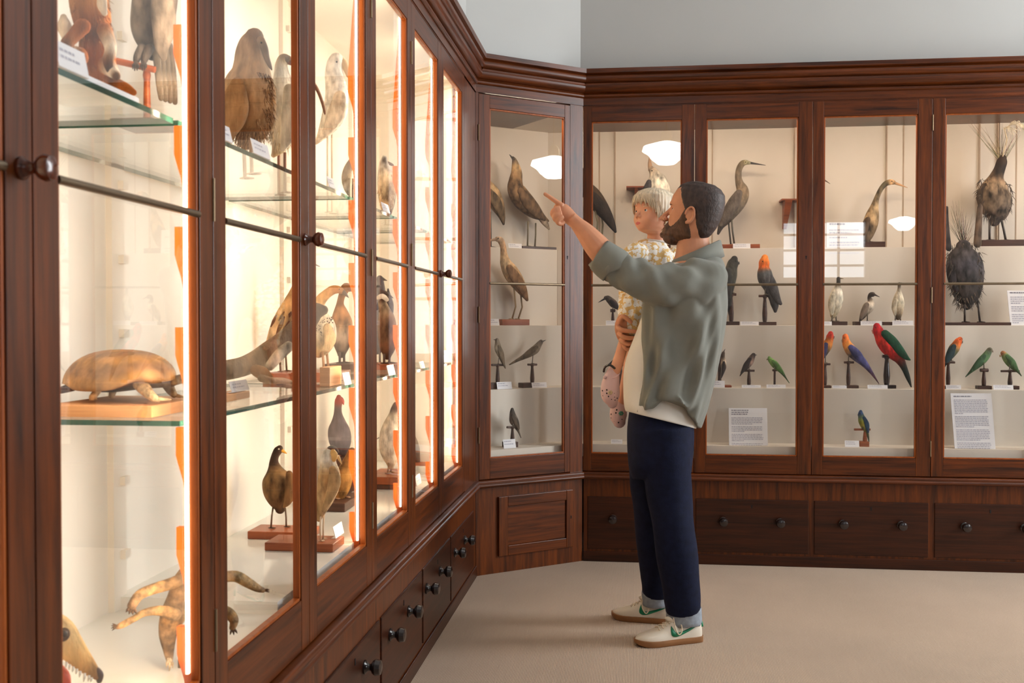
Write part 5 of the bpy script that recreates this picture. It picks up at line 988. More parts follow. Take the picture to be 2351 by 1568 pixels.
b = MB(); loft_px(b, pl, [(60,1500,70,(190,150,100)),(100,1462,62,(206,166,112)),(132,1462,48,(220,184,130)),(158,1482,34,(222,182,124)),(180,1506,26,(216,172,110)),(200,1528,20,(200,152,92)),(216,1544,14,(184,138,86)),(224,1552,10,(160,116,80))], .8, n=20); obj('upper_head', b, FUR, t, smooth=180)
b = MB(); loft_px(b, pl, [(222,1540,9,(70,50,50)),(229,1550,9,(64,46,48)),(228,1562,7,(60,44,44))], .8); obj('nose', b, HORN, t, smooth=180)
b = MB(); k = pl.k(146, 1457); c = pl.w(146, 1457, -.052); b.ell(c, (pl.r*13*k, pl.n*.012, V((0, 0, 15*k))), 16, 10, lin((70, 50, 40))); obj('eye_rim', b, FUR, t, smooth=180)
b = MB(); b.ball(pl.w(146, 1456, -.057), 9.5*k); obj('eye', b, EYEM, t, smooth=180)
b = MB(); loft_px(b, pl, [(60,1590,30,(190,140,90)),(110,1592,26,(196,150,100)),(150,1594,18,(200,150,96)),(184,1592,13,(196,146,92)),(204,1586,8,(190,140,90))], .8); obj('lower_jaw', b, FUR, t, smooth=180)
b = MB(); loft_px(b, pl, [(120,1540,24,(190,60,30)),(140,1556,22,(206,70,36)),(150,1576,14,(190,60,36))], .7); obj('red_mouth', b, HORN, t, smooth=180)
b = MB()
for x, y, l in ((152,1520,14),(160,1526,12),(168,1531,12),(176,1536,12),(184,1541,14),(194,1546,20),(204,1551,14),(210,1556,10)): b.tube([pl.w(x, y, -.02), pl.w(x-1, y+l*.6, -.02), pl.w(x-2, y+l, -.018)], [3.4*k, 2.6*k, .6*k], 7, lin((240, 234, 222)))
obj('teeth', b, HORN, t, smooth=180)
for x in (70, 120): b = MB(); loft_px(b, pl, [(x,1560,22,(190,150,100),.02),(x-4,1640,16,(196,156,104),.02),(x-4,1720,14,(190,150,100),.02)], .9); obj('front_leg', b, FUR, t, smooth=180)
# ================================================================ the man and the child
PM = Plane(CAM+FV*4.13)
def kk(x, y, o=0): return PM.k(x, y, o)
SKIN = pmat('skin_warm', (204, 142, 108), .5, ns=30, na=.06, sub=.12, spec=.35)
SKINC = pmat('skin_child', (226, 164, 132), .5, ns=20, na=.04, sub=.15, spec=.35)
HAIRM = pmat('hair_dark_brown', (58, 42, 36), .6, ns=60, na=.45, stretch=(1, 1, .6), bump=.6, bs=140)
HAIRS = pmat('hair_cropped_sides', (92, 70, 58), .65, ns=70, na=.35, bump=.5, bs=150)
BEARDM = pmat('beard_brown', (88, 58, 38), .65, ns=60, na=.5, stretch=(1, 1, .4), bump=.8, bs=120)
HAIRB = pmat('hair_blond', (222, 204, 176), .5, ns=55, na=.3, stretch=(1.4, 1.4, .18), bump=.5, bs=90)
SHIRT = pmat('sage_grey_cloth', (117, 117, 108), .85, ns=14, na=.07, sheen=.1, bump=.07, bs=260)
TEE = pmat('white_cotton', (228, 222, 212), .85, ns=10, na=.03, bump=.1)
DENIM = pmat('navy_denim', (16, 21, 44), .85, ns=40, na=.25, bump=.25, bs=260, spec=.2)
CUFFM = pmat('denim_inside', (142, 150, 160), .85, ns=60, na=.15, bump=.3)
SHOE = pmat('off_white_leather', (222, 210, 192), .5, ns=12, na=.04)
LACE = pmat('cream_lace', (226, 208, 182), .8, ns=50, na=.1)
GUM = pmat('gum_sole', (142, 96, 56), .55, ns=16, na=.12)
GREEN = pmat('green_leather', (10, 122, 82), .45)
CLOG = pmat('pale_pink_foam', (222, 186, 184), .55, ns=12, na=.04)
LIPM = pmat('lips', (186, 92, 82), .4); LIPC = pmat('lips_child', (204, 96, 88), .35)
WHITEE = pmat('eye_white', (236, 230, 226), .2); IRIS = pmat('iris_blue_grey', (70, 90, 104), .15); PUPIL = pmat('pupil', (8, 6, 6), .1)
# floral print: white blossoms on ochre
m, nt, out = nodes('ochre_floral_print'); L = nt.links.new
p = N_(nt, 'ShaderNodeBsdfPrincipled'); p.inputs['Roughness'].default_value = .85
tc = N_(nt, 'ShaderNodeTexCoord'); vo = N_(nt, 'ShaderNodeTexVoronoi'); vo.inputs['Scale'].default_value = 46; vo.inputs['Randomness'].default_value = .6
nz = N_(nt, 'ShaderNodeTexNoise'); nz.inputs['Scale'].default_value = 70; L(tc.outputs['Object'], nz.inputs['Vector'])
mxv = N_(nt, 'ShaderNodeMix', data_type='RGBA', blend_type='LINEAR_LIGHT'); mxv.inputs['Factor'].default_value = .012
L(tc.outputs['Object'], mxv.inputs[6]); L(nz.outputs['Color'], mxv.inputs[7]); L(mxv.outputs[2], vo.inputs['Vector'])
cr = N_(nt, 'ShaderNodeValToRGB'); cr.color_ramp.interpolation = 'EASE'; e = cr.color_ramp.elements
e[0].position = 0.; e[0].color = lin((196, 172, 150)); e[1].position = .70; e[1].color = lin((222, 184, 118))
for q, c in ((.10, (214, 200, 186)), (.16, (242, 238, 230)), (.50, (242, 238, 230)), (.58, (222, 184, 118))): x = e.new(q); x.color = lin(c)
L(vo.outputs['Distance'], cr.inputs[0]); L(cr.outputs[0], p.inputs['Base Color']); L(p.outputs[0], out.inputs[0]); FLORAL = m
# ---- heads: rings of cross-sections with bumps
def prof_at(prof, z):
    if z <= prof[0][0]: return prof[0][1:]
    for i in range(len(prof)-1):
        if prof[i][0] <= z <= prof[i+1][0]:
            t = (z-prof[i][0])/(prof[i+1][0]-prof[i][0]); t = t*t*(3-2*t)*.35+t*.65
            return tuple(a+(b-a)*t for a, b in zip(prof[i][1:], prof[i+1][1:]))
    return prof[-1][1:]
class Head:
    def __init__(s, anchor, local, fwd, up, prof, bumps, scale=1.):
        s.f = V(fwd).normalized(); u = V(up); s.l = u.cross(s.f).normalized(); s.u = s.f.cross(s.l).normalized(); s.k = scale; s.prof = prof; s.bumps = bumps
        s.o = V(anchor)-s.dirv(local)*scale
    def dirv(s, p): return s.f*p[0]+s.l*p[1]+s.u*p[2]
    def w(s, p): return s.o+s.dirv(p)*s.k
    def surf(s, th, z, off=0.):
        fr, bk, hw = prof_at(s.prof, z); c, n = math.cos(th), math.sin(th)
        x = (fr if c >= 0 else bk)*math.copysign(abs(c)**.92, c); y = hw*math.copysign(abs(n)**.88, n)
        d = off; a = abs(math.atan2(n, c))
        for bt, bz, amp, st, sz in s.bumps: d += amp*math.exp(-((a-bt)/st)**2-((z-bz)/sz)**2)
        r = math.hypot(x, y) or 1e-6
        return (x+x/r*d, y+y/r*d, z)
    def grid(s, mb, nt=72, nz=64, off=None, mask=None, z0=None, z1=None):
        z0 = s.prof[0][0] if z0 is None else z0; z1 = s.prof[-1][0] if z1 is None else z1
        zs = [z0+(z1-z0)*(1-math.cos(math.pi*i/nz))/2 for i in range(nz+1)]
        idx = {}; vs = []; fs = []
        def gv(i, j):
            j %= nt
            if (i, j) not in idx:
                th = 2*math.pi*j/nt; th = th if th <= math.pi else th-2*math.pi; idx[(i, j)] = len(vs); q = s.surf(th, zs[i], off(th, zs[i]) if off else 0.)
                vs.append(s.w(q))
            return idx[(i, j)]
        for i in range(nz):
            for j in range(nt):
                th = 2*math.pi*(j+.5)/nt; th = th if th <= math.pi else th-2*math.pi
                if mask and not mask(abs(th), (zs[i]+zs[i+1])/2, th): continue
                fs.append((gv(i, j), gv(i, j+1), gv(i+1, j+1), gv(i+1, j)))
        if not mask: fs.append(tuple(gv(0, j) for j in range(nt))); fs.append(tuple(gv(nz, j) for j in range(nt)))
        mb.add(vs, fs)
def rem(o, v, sm=3, fac=.5):
    r = o.modifiers.new('remesh', 'REMESH'); r.mode = 'VOXEL'; r.voxel_size = v; r.use_smooth_shade = True
    q = o.modifiers.new('smooth', 'SMOOTH'); q.iterations = sm; q.factor = fac; return o
def solid(o, t):
    q = o.modifiers.new('solidify', 'SOLIDIFY'); q.thickness = t; q.offset = 0; return o
def rowloft(mb, rows, n=48, fold=None, ex=.9, sub=3, rise=None, cap=True):
    """rows: (y_left, y_right, x_left, x_right, half depth, depth offset) garment rings measured in the man's plane"""
    rows = [tuple(r)+((0.,) if len(r) < 6 else ()) for r in rows]; sm = crm(rows, sub); R = []
    for i, (yl, yr, xl, xr_, hd, of) in enumerate(sm):
        g = i/(len(sm)-1); ring = []
        for j in range(n):
            q = 2*math.pi*j/n; c, s_ = math.cos(q), math.sin(q); c = math.copysign(abs(c)**ex, c); s_ = math.copysign(abs(s_)**ex, s_)
            f = fold(g, q) if fold else 0.
            x = (xl+xr_)/2+(xr_-xl)/2*c*(1+f); y = yl+(yr-yl)*(c+1)/2; d = of+hd*s_*(1+f)
            if rise: y += rise(g, q, c, s_)
            ring.append(PM.w(x, y, d))
        R.append(ring)
    mb.rings(R, None, cap)
MAN = thing('person', on_z(1545, 1462, 0), 'bearded man in a sage overshirt and navy jeans pointing left at the birds', 'person')
# ---- man's head
ya = math.radians(23); pa = math.radians(9)
F0 = (-PM.r*math.cos(ya)+PM.n*math.sin(ya)); FW = F0*math.cos(pa)+V((0, 0, 1))*math.sin(pa); UPV = V((0, 0, 1))*math.cos(pa)-F0*math.sin(pa)
MP = [(-.004,.060,.012,.020),(.006,.084,.030,.036),(.022,.091,.056,.050),(.042,.091,.072,.058),(.070,.091,.087,.065),(.095,.090,.095,.070),(.118,.088,.100,.073),(.140,.092,.103,.075),(.165,.090,.103,.0755),(.190,.078,.098,.072),(.210,.060,.083,.062),(.224,.036,.058,.045),(.232,.006,.014,.012)]
MBP = [(.36,.116,-.012,.20,.013),(.0,.112,.008,.16,.016),(.30,.137,.006,.30,.009),(.75,.098,.004,.25,.016),(0,.050,.005,.3,.012),(0,.012,.006,.35,.014),(.36,.116,.006,.09,.007)]
HM = Head(PM.w(1584, 494, -.085), (-.004, .074, .098), FW, UPV, MP, MBP, 1.05)
# near side is the man's left; Head.l = up x fwd
body = MB()
HM.grid(body)
def nose(h, mb, a, k=1.):
    z0, zt, ln = a
    pts = [(.088, 0, z0+.022), (.097, 0, z0+.010), (ln-.008, 0, zt+.010), (ln, 0, zt), (ln-.012, 0, zt-.008)]; rr = [.008, .0085, .0105, .0125, .008]
    mb.tube([h.w((x*1. if k == 1 else x*k, y, z)) for x, y, z in pts], [r*h.k*(k if k != 1 else 1) for r in rr], 12)
    for s in (-1, 1): mb.ball(h.w((ln-.016, s*.013*k, zt-.003)), .0085*h.k*k)
nose(HM, body, (.098, .080, .120))
def ear(h, mb, s, x, z, y, sz=1.):
    P = []; 
    for i in range(15):
        a = math.radians(-120+300*i/14); P.append(h.w((x-.017*sz*math.cos(a)*1.-.004*sz*math.sin(a), s*(y+.012*sz+.006*sz*math.sin(a)*.5), z+.030*sz*math.sin(a))))
    mb.tube(P, [.0045*sz*h.k]*15, 8)
    mb.ell(h.w((x-.002*sz, s*(y+.004), z)), (h.f*.014*sz*h.k, h.l*s*.007*sz*h.k, h.u*.027*sz*h.k), 12, 8)
    mb.ball(h.w((x+.007*sz, s*(y+.007*sz), z-.028*sz)), .0075*sz*h.k)
    mb.ell(h.w((x+.012*sz, s*(y+.004*sz), z-.004*sz)), (h.f*.005*sz*h.k, h.l*.006*sz*h.k, h.u*.009*sz*h.k), 8, 6)
for s in (-1, 1): ear(HM, body, s, -.004, .098, .069)
# neck, hidden torso and limbs under the clothes, so that the figure is one surface
def T(pts, n=16):
    """limb through (x, y, depth offset, radius_px)"""
    sm = crm([tuple(map(float, q)) for q in pts], 4); body.tube([PM.w(a, b_, c) for a, b_, c, r in sm], [r*kk(a, b_, c) for a, b_, c, r in sm], n)
loft_px(body, PM, [(1592,500,36),(1592,528,36),(1591,556,37),(1593,585,44),(1594,606,56)], .92, n=24)
rowloft(body, [(975,975,1466,1580,.13),(900,900,1462,1590,.14),(820,820,1470,1606,.15),(740,740,1490,1630,.16),(660,660,1510,1640,.17),(612,612,1535,1640,.15),(590,590,1555,1632,.07)], 32)
T([(1600,640,-.17,30),(1540,655,-.19,28),(1470,640,-.19,25),(1420,612,-.18,26),(1395,592,-.175,30),(1370,565,-.17,29),(1345,535,-.165,23),(1324,513,-.16,16.5),(1312,502,-.155,15.5)])
T([(1600,640,.17,30),(1585,720,.25,27),(1560,780,.24,25),(1500,800,.20,20),(1455,786,.13,15),(1440,776,.11,14)])
for s, pts in ((-1, [(1520,1000,-.08,40),(1530,1080,-.09,45),(1542,1200,-.10,36),(1556,1300,-.09,32),(1566,1400,-.075,25),(1573,1430,-.058,18),(1574,1446,-.052,13)]), (1, [(1508,1000,.08,40),(1497,1080,.09,44),(1499,1200,.12,35),(1506,1300,.145,30),(1507,1350,.175,22),(1509,1385,.19,16),(1511,1402,.195,13)])): T(pts)
# pointing left hand
def finger(pts, r, mb=body):
    sm = crm([tuple(map(float, q)) for q in pts], 3); n = len(sm); mb.tube([PM.w(a, b_, c) for a, b_, c in sm], [kk(a, b_, c)*(r[0]+(r[1]-r[0])*i/(n-1)) for i, (a, b_, c) in enumerate(sm)], 10)
    a, b_, c = sm[-1]; mb.ball(PM.w(a, b_, c), kk(a, b_, c)*r[1], n=8)
loft_px(body, PM, [(1318,508,15.5,-.155),(1308,499,17,-.155),(1298,490,18.5,-.155),(1290,483,18,-.155),(1284,479,14,-.155)], .62, n=18)
finger([(1291,472,-.165),(1276,462,-.167),(1263,453,-.168),(1251,445.5,-.168)], (6.4, 4.4))
finger([(1286,478,-.182),(1274,481,-.186),(1268,490,-.184),(1274,499,-.176),(1283,500,-.168)], (6.6, 5.4))
finger([(1289,488,-.192),(1277,492,-.197),(1273,501,-.193),(1280,508,-.182),(1288,506,-.172)], (6.4, 5.2))
finger([(1293,497,-.197),(1283,503,-.201),(1280,511,-.195),(1288,515,-.186),(1294,511,-.178)], (5.6, 4.6))
finger([(1304,497,-.135),(1294,500,-.128),(1285,503,-.130),(1277,503,-.142)], (6.6, 5.2))
# right hand round the child
loft_px(body, PM, [(1444,790,13,.11),(1437,778,17,.10),(1430,760,18,.09),(1427,744,16,.085),(1427,732,11,.08)], .55, n=18)
finger([(1424,738,.075),(1431,727,.055),(1440,732,.045),(1448,739,.042)], (6.4, 5.2))
finger([(1418,750,.07),(1427,757,.045),(1442,760,.036),(1458,761,.04)], (6, 5))
finger([(1420,765,.07),(1429,772,.045),(1442,776,.038),(1455,776,.045)], (6, 5))
finger([(1424,780,.07),(1432,787,.047),(1442,790,.045),(1452,788,.052)], (5.6, 4.8))
finger([(1430,792,.075),(1435,800,.055),(1443,803,.056),(1450,800,.062)], (5, 4.2))
rem(obj('body', body, SKIN, MAN, smooth=180), .0033, 2)
# hair, beard, features
def hairline(a):
    pts = [(0,.196),(.45,.203),(.75,.208),(1.05,.186),(1.25,.150),(1.42,.118),(1.62,.120),(1.75,.122),(1.9,.070),(2.2,.040),(2.6,.022),(3.15,.016)]
    for (a0, z0), (a1, z1) in zip(pts[:-1], pts[1:]):
        if a0 <= a <= a1: return z0+(z1-z0)*(a-a0)/(a1-a0)
    return .02
b = MB(); HM.grid(b, 120, 110, lambda t, z: -.004+.0105*min(1, max(0, (z-hairline(abs(t))+.012)/.022))**.7+.0006*math.sin(t*61+z*90), lambda a, z, t: z > hairline(a)-.014); obj('hair', b, HAIRM, MAN, smooth=180)
def btop(a):
    pts = [(0,.066),(.30,.066),(.50,.050),(.70,.046),(.95,.058),(1.2,.082),(1.38,.122),(1.52,.124),(1.60,.06),(1.75,.03),(1.9,0)]
    for (a0, z0), (a1, z1) in zip(pts[:-1], pts[1:]):
        if a0 <= a <= a1: return z0+(z1-z0)*(a-a0)/(a1-a0)
    return -1
def boff(t, z):
    a = abs(t); e = min(1, max(0, (btop(a)-z+.012)/.026))**.8; return -.005+.0007*math.sin(t*57+z*400)+(.005+.004+.017*math.exp(-((z-.008)/.028)**2)*math.exp(-(a/1.0)**2)+.004*math.exp(-(a/.9)**2))*e
b = MB(); HM.grid(b, 120, 110, boff, lambda a, z, t: z < btop(a)+.014 and not (a < .22 and .041 < z < .050), z1=.14); obj('beard', b, BEARDM, MAN, smooth=180)
b = MB(); c = [HM.w((.078+.022*math.cos(q), .030*math.sin(q), -.006)) for q in (0,)]
b.ell(HM.w((.066, 0, .006)), (HM.f*.040, HM.l*.046, HM.u*.026), 24, 16); obj('chin_beard', b, BEARDM, MAN, smooth=180)
def lips(h, mat, par, z, w=.24, t=.0065, off=.0022):
    b = MB(); h.grid(b, 160, 140, lambda q, zz: off, lambda a, zz, q: a < w and abs(zz-z) < t*(1-(a/w)**2)+.0005); obj('lips', b, mat, par, smooth=180)
lips(HM, LIPM, MAN, .0455)
def eyes(h, par, z, th, r, brow, fx, bm, dz=0., bt=1.):
    for s in (-1, 1):
        x, y, _ = h.surf(s*th, z); c = (x-r*.87, y-s*r*.15, z)
        b = MB(); b.ball(h.w(c), r*h.k, n=16); e = obj('eye', b, WHITEE, par, smooth=180)
        g = V((1, .0, dz)).normalized()
        for m_, rr, o in ((IRIS, .52, .80), (PUPIL, .26, .93)): b = MB(); b.ell(h.w((c[0]+g.x*r*o, c[1]+g.y*r*o, c[2]+g.z*r*o)), (h.f*r*.22*h.k, h.l*r*rr*h.k, h.u*r*rr*h.k), 12, 8); obj('iris' if m_ is IRIS else 'pupil', b, m_, e, smooth=180)
        b = MB(); P = [h.w(tuple(h.surf(s*(th+q), z+fx*(1-(q/.15)**2)*.0+fx-.002*abs(q)/.1, brow))) for q in (-.17, -.08, 0, .1, .2)]; b.tube(P, [.0010*h.k*bt, .0019*h.k*bt, .0022*h.k*bt, .0018*h.k*bt, .0007*h.k*bt], 7); obj('eyebrow', b, bm, par, smooth=180)
        b = MB(); P = [h.w(tuple(V((c[0]+r*1.0*math.cos(q)*.94, c[1]+r*1.0*math.sin(q), c[2]+r*.46)))) for q in (-.9, -.45, 0, .45, .9)]; b.tube(P, [.0012*h.k, .002*h.k, .0022*h.k, .002*h.k, .0012*h.k], 7); obj('eyelid', b, SKIN if par is MAN else SKINC, par, smooth=180)
eyes(HM, MAN, .116, .36, .0110, -.0004, .018, BEARDM, .2)
# ---- clothes
def tfold(g, q): return .012*math.sin(5*q+3*g)+.006*math.sin(11*q-4*g)
b = MB(); rowloft(b, [(944,984,1437,1598,.184,.0),(930,962,1433,1600,.178,.0),(900,925,1431,1602,.170,.015),(860,880,1431,1606,.17,.02),(820,830,1438,1610,.17,.02),(780,785,1453,1616,.175,.02),(740,745,1468,1622,.18,.02),(690,690,1484,1626,.18),(640,640,1502,1630,.18),(608,606,1530,1626,.13),(602,590,1548,1622,.085)], 56, tfold); obj('t_shirt', b, TEE, MAN, smooth=180)
def sfold(g, q):
    c = math.cos(q); near = max(0, -math.sin(q)); lo = max(0, 1-g*1.5)
    v = .034*lo*math.sin(9*q+1.2)+.022*lo*math.sin(15*q+2-5*g)
    d = (q-4.2)+1.5*g; v += .065*near*math.sin(10*d)*max(0, 1-abs(g-.35)*1.6)      # folds falling from the armpit
    v += .010*math.sin(4*q+9*g)*(1-g)
    for q0, sl, am in ((3.95, 1.4, .08), (4.3, 2.3, .09), (4.6, 3.1, .08), (5.15, 1.2, .07)):
        e = (q-q0-sl*(g-.2)*.55)/.12; w_ = max(0, 1-abs(g-.26)/.46)**.7*min(1, g/.16+.12); v += .8*am*math.exp(-e*e)*w_-am*.6*math.exp(-((e-1.7)**2))*w_
    return v
def srise(g, q, c, s_):
    near = max(0, -s_); lo = max(0, 1-g*6); return -72*near**1.3*math.exp(-((c-.16)/.60)**2)*lo
b = MB(); rowloft(b, ex=.62, rows=[(947,984,1456,1606,.205),(930,968,1458,1612,.205),(900,930,1462,1624,.205),(850,870,1466,1640,.20),(800,815,1468,1653,.205),(750,760,1470,1664,.21),(700,705,1474,1671,.22),(660,662,1482,1670,.225),(626,630,1500,1668,.215),(612,608,1528,1664,.17),(604,592,1550,1656,.115),(602,584,1562,1648,.085)], n=160, fold=sfold, rise=srise, sub=9)
def slfold(g, q): return 1+.09*math.sin(9*g*3.1+2.5*q)*(.4+.6*g)+.07*math.sin(25*g-3*q)+.03*math.sin(41*g+5*q)
loft_px(b, PM, [(1636,640,40,-.10),(1618,644,53,-.15),(1580,655,53,-.175),(1535,657,50,-.19),(1490,648,46,-.192),(1450,633,42,-.19),(1420,616,39,-.185),(1398,601,37,-.18)], .92, n=40, sub=6, round_ends=False, fold=slfold)
loft_px(b, PM, [(1632,640,40,.10),(1612,660,50,.16),(1590,720,44,.23),(1566,772,40,.24),(1520,796,34,.21),(1490,800,28,.19)], .92, n=28, sub=4)
rem(obj('overshirt', b, SHIRT, MAN, smooth=180), .006, 2)
# turned-back cuff of the pointing arm, collar, front edges
b = MB(); loft_px(b, PM, [(1413,612,41.5,-.183),(1411,610,43,-.183),(1398,601,42,-.18),(1384,590,39.5,-.178),(1376,584,37,-.176),(1378,586,32,-.176)], .92, n=36, sub=3, round_ends=False, fold=lambda g, q: 1+.02*math.sin(3*q+g*4)); obj('rolled_cuff', b, SHIRT, MAN, smooth=180)
b = MB()
R = []
for i in range(25):
    q = math.radians(-152+304*i/24)      # 0 = back of the neck (right in the picture)
    cx_, cy_ = 1597, 580+17*(1-math.cos(q)); rx, rd = 47, .082
    ring = []
    for (dr, dy) in ((0, 0), (3, -14), (6, -22-7*math.cos(q)), (11, -22-7*math.cos(q)), (16, -10), (20, 8+5*abs(math.sin(q))), (14, 6)):
        ring.append(PM.w(cx_+(rx+dr)*math.cos(q), cy_+dy, -(rd+dr*.0017)*math.sin(q)))
    R.append(ring)
b.rings(R); obj('collar', b, SHIRT, MAN, smooth=180)
# jeans
def jf(sgn):
    def f(g, q): return 1+.022*math.sin(22*g+2.2*q)*math.sin(math.pi*g)+.035*math.exp(-((g-.42)/.05)**2)*math.sin(3*q+1)+.03*math.exp(-((g-.9)/.07)**2)*math.sin(4*q+20*g)
    return f
b = MB(); rowloft(b, [(935,955,1446,1590,.15),(980,995,1440,1594,.165),(1030,1040,1440,1592,.17),(1075,1080,1444,1588,.165),(1100,1100,1452,1584,.13)], 48)
loft_px(b, PM, [(1521,985,66,-.075),(1528,1050,59,-.085),(1533,1100,54,-.09),(1538,1150,51,-.095),(1546,1210,48,-.10),(1555,1280,47,-.095),(1563,1340,44,-.088),(1567,1384,42,-.08),(1569,1400,40,-.075)], 1., n=36, sub=6, round_ends=False, fold=jf(-1))
loft_px(b, PM, [(1506,985,64,.075),(1498,1050,56,.09),(1497,1100,51,.10),(1498,1150,47,.11),(1502,1210,44,.125),(1506,1280,41,.14),(1508,1335,36,.16),(1507,1362,32,.175)], 1., n=36, sub=6, round_ends=False, fold=jf(1))
rem(obj('jeans', b, DENIM, MAN, smooth=180), .006, 3)
b = MB(); loft_px(b, PM, [(1569,1392,39.5,-.075),(1569,1396,41,-.075),(1570,1410,40.8,-.073),(1571,1428,40,-.07),(1571,1431,36,-.07)], .92, n=36, sub=2, round_ends=False); obj('jeans_cuff', b, CUFFM, MAN, smooth=180)
b = MB(); loft_px(b, PM, [(1506,1354,31,.173),(1506,1359,33,.175),(1506,1374,32,.178),(1506,1388,30.5,.18),(1506,1390,26,.18)], .92, n=36, sub=2, round_ends=False); obj('jeans_cuff', b, CUFFM, MAN, smooth=180)
# ---- shoes
def shoe(heel, toe, nearsign):
    H0 = on_z(*heel, 0)+PM.n*.040; T0 = on_z(*toe, 0)+PM.n*.040; u = (T0-H0); Ln = u.length; u.normalize(); v = V((u.y, -u.x, 0))
    if v.dot(PM.n) > 0: v = -v                                     # v points to the camera side
    root = thing('shoe', H0, nearsign, 'shoe', 'man’s sneakers'); root.parent = None
    wid = [(0,.006),(.012,.017),(.04,.028),(.12,.035),(.3,.036),(.5,.041),(.68,.048),(.82,.046),(.92,.034),(.975,.019),(1.,.004)]
    hgt = [(0,.075),(.04,.092),(.12,.094),(.30,.088),(.40,.094),(.47,.091),(.56,.076),(.68,.060),(.80,.050),(.90,.043),(.97,.034),(1.,.028)]
    def ip(t, a):
        for (x0, y0), (x1, y1) in zip(a[:-1], a[1:]):
            if x0 <= t <= x1: return y0+(y1-y0)*(t-x0)/(x1-x0)
        return a[-1][1]
    P = lambda t, y, z: H0+u*(t*Ln)+v*y+V((0, 0, z))
    ts = [0, .015, .04, .08, .14, .2, .28, .36, .42, .48, .55, .62, .7, .78, .85, .9, .94, .97, .99, 1.]
    zs0 = .023
    def sp(t, a):          # upper surface
        w, h = ip(t, wid)*.97, ip(t, hgt)-zs0; c, s_ = math.cos(a), math.sin(a)
        y = w*math.copysign(abs(c)**(.55 if t < .45 else .75), c); z = zs0-.004+(h+.004)*abs(s_)**(.85 if t < .45 else .8); sh = 1-.35*max(0, (z-.05)/.05)
        return P(t, y*sh, z)
    b = MB(); b.rings([[sp(t, math.pi*j/20) for j in range(21)]+[P(t, 0, zs0-.006)] for t in ts]); obj('upper', b, SHOE, root, smooth=70)
    b = MB(); out = []
    for t in ts: out.append((t, ip(t, wid)*1.06+.002))
    R = []
    for z, g in ((.0, .93), (.003, .98), (.017, 1.02), (.0235, 1.0)):
        R.append([P(-.012+t*1.024, y*g, z+.014*(max(0, t-.80)/.20)**2*(1 if z < .01 else .35)) for t, y in out]+[P(-.012+t*1.024, -y*g, z+.014*(max(0, t-.80)/.20)**2*(1 if z < .01 else .35)) for t, y in reversed(out)])
    b.rings(R); obj('sole', b, GUM, root, smooth=60)
    b = MB()                 # ankle opening (dark) and padded collar
    ring = []
    for j in range(24):
        q = 2*math.pi*j/24; ring.append(P(.215+.175*math.cos(q), .026*math.sin(q), ip(.215+.175*math.cos(q), hgt)-.001))
    b.tube(ring+[ring[0]], .0040, 8); obj('padded_collar', b, SHOE, root, smooth=180)
    b = MB()
    for i in range(6):
        t = .40+.052*i; a0, a1 = math.radians(62), math.radians(118)
        q = [sp(t+.01*math.sin(k*1.57), a0+(a1-a0)*k/6) for k in range(7)]; b.tube([x+V((0, 0, .002)) for x in q], .0032, 8)
    for sg in (1, -1):
        l0 = sp(.43, math.radians(90)); b.tube([V(q_) for q_ in crm([tuple(w_) for w_ in [l0+V((0, 0, .004)), l0+v*(.016*sg)+V((0, 0, .012))+u*.006, l0+v*(.038*sg)-V((0, 0, .004))+u*.012, l0+v*(.046*sg)-V((0, 0, .030))+u*.008, l0+v*(.044*sg)-V((0, 0, .050))-u*.006, l0+v*(.045*sg)-V((0, 0, .034))-u*.018, l0+v*(.034*sg)-V((0, 0, .004))-u*.014, l0+V((0, 0, .005))]], 4)], .0024, 8)
    obj('laces', b, LACE, root, smooth=180)
    b = MB(); b.ell(P(.43, 0, .088), (u*.034+V((0, 0, .010)), v*.021, V((0, 0, .012))-u*.004), 16, 10); obj('tongue', b, SHOE, root, smooth=180)
    # curved green side mark: a thick hook low at the front, sweeping up to a point at the heel
    def pt(t, z, o=.0012, sg=1):
        lo, hi = 0., math.pi/2
        for _ in range(24):
            mid = (lo+hi)/2
            if (sp(t, mid)-H0).z < z: lo = mid
            else: hi = mid
        a = lo if sg > 0 else math.pi-lo; return sp(t, a)+v*(o*sg)
    top = [(.50,.074),(.475,.062),(.46,.054),(.44,.050),(.40,.049),(.34,.052),(.26,.058),(.17,.066),(.08,.075),(.03,.080)]
    bot = [(.50,.074),(.515,.062),(.52,.050),(.51,.040),(.47,.034),(.40,.035),(.31,.043),(.20,.055),(.10,.068),(.03,.080)]
    for sg in (1, -1):
        b = MB(); tt, bb = crm(top, 3), crm(bot, 3); vs = []
        for (a0, z0), (a1, z1) in zip(tt, bb): vs += [pt(a0, z0, .0014, sg), pt((a0+a1)/2, (z0+z1)/2, .0018, sg), pt(a1, z1, .0014, sg)]
        fs = []
        for i in range(len(tt)-1):
            for j in (0, 1): fs.append((3*i+j, 3*i+j+1, 3*i+j+4, 3*i+j+3))
        b.add(vs, fs); solid(obj('green_side_mark', b, GREEN, root, smooth=180), .001)
    b = MB(); q = [sp(.02, math.radians(a)) for a in (40, 65, 90, 115, 140)]; b.tube([x-u*.002+V((0, 0, -.006)) for x in q], .006, 8); obj('green_heel_tab', b, GREEN, root, smooth=180)
    return root
for hl, to, lab in (((1614, 1476), (1461, 1490), 'off-white sneaker with green side mark on the man’s nearer foot'), ((1549, 1437), (1408, 1423), 'off-white sneaker with green side mark on the man’s further foot')):
    r = shoe(hl, to, lab)
    # worn by the man: part of him
    loc = r.location.copy(); r.parent = MAN; r.location = loc-MAN.location
    for k_ in ('label', 'category', 'group'):
        if k_ in r: del r[k_]
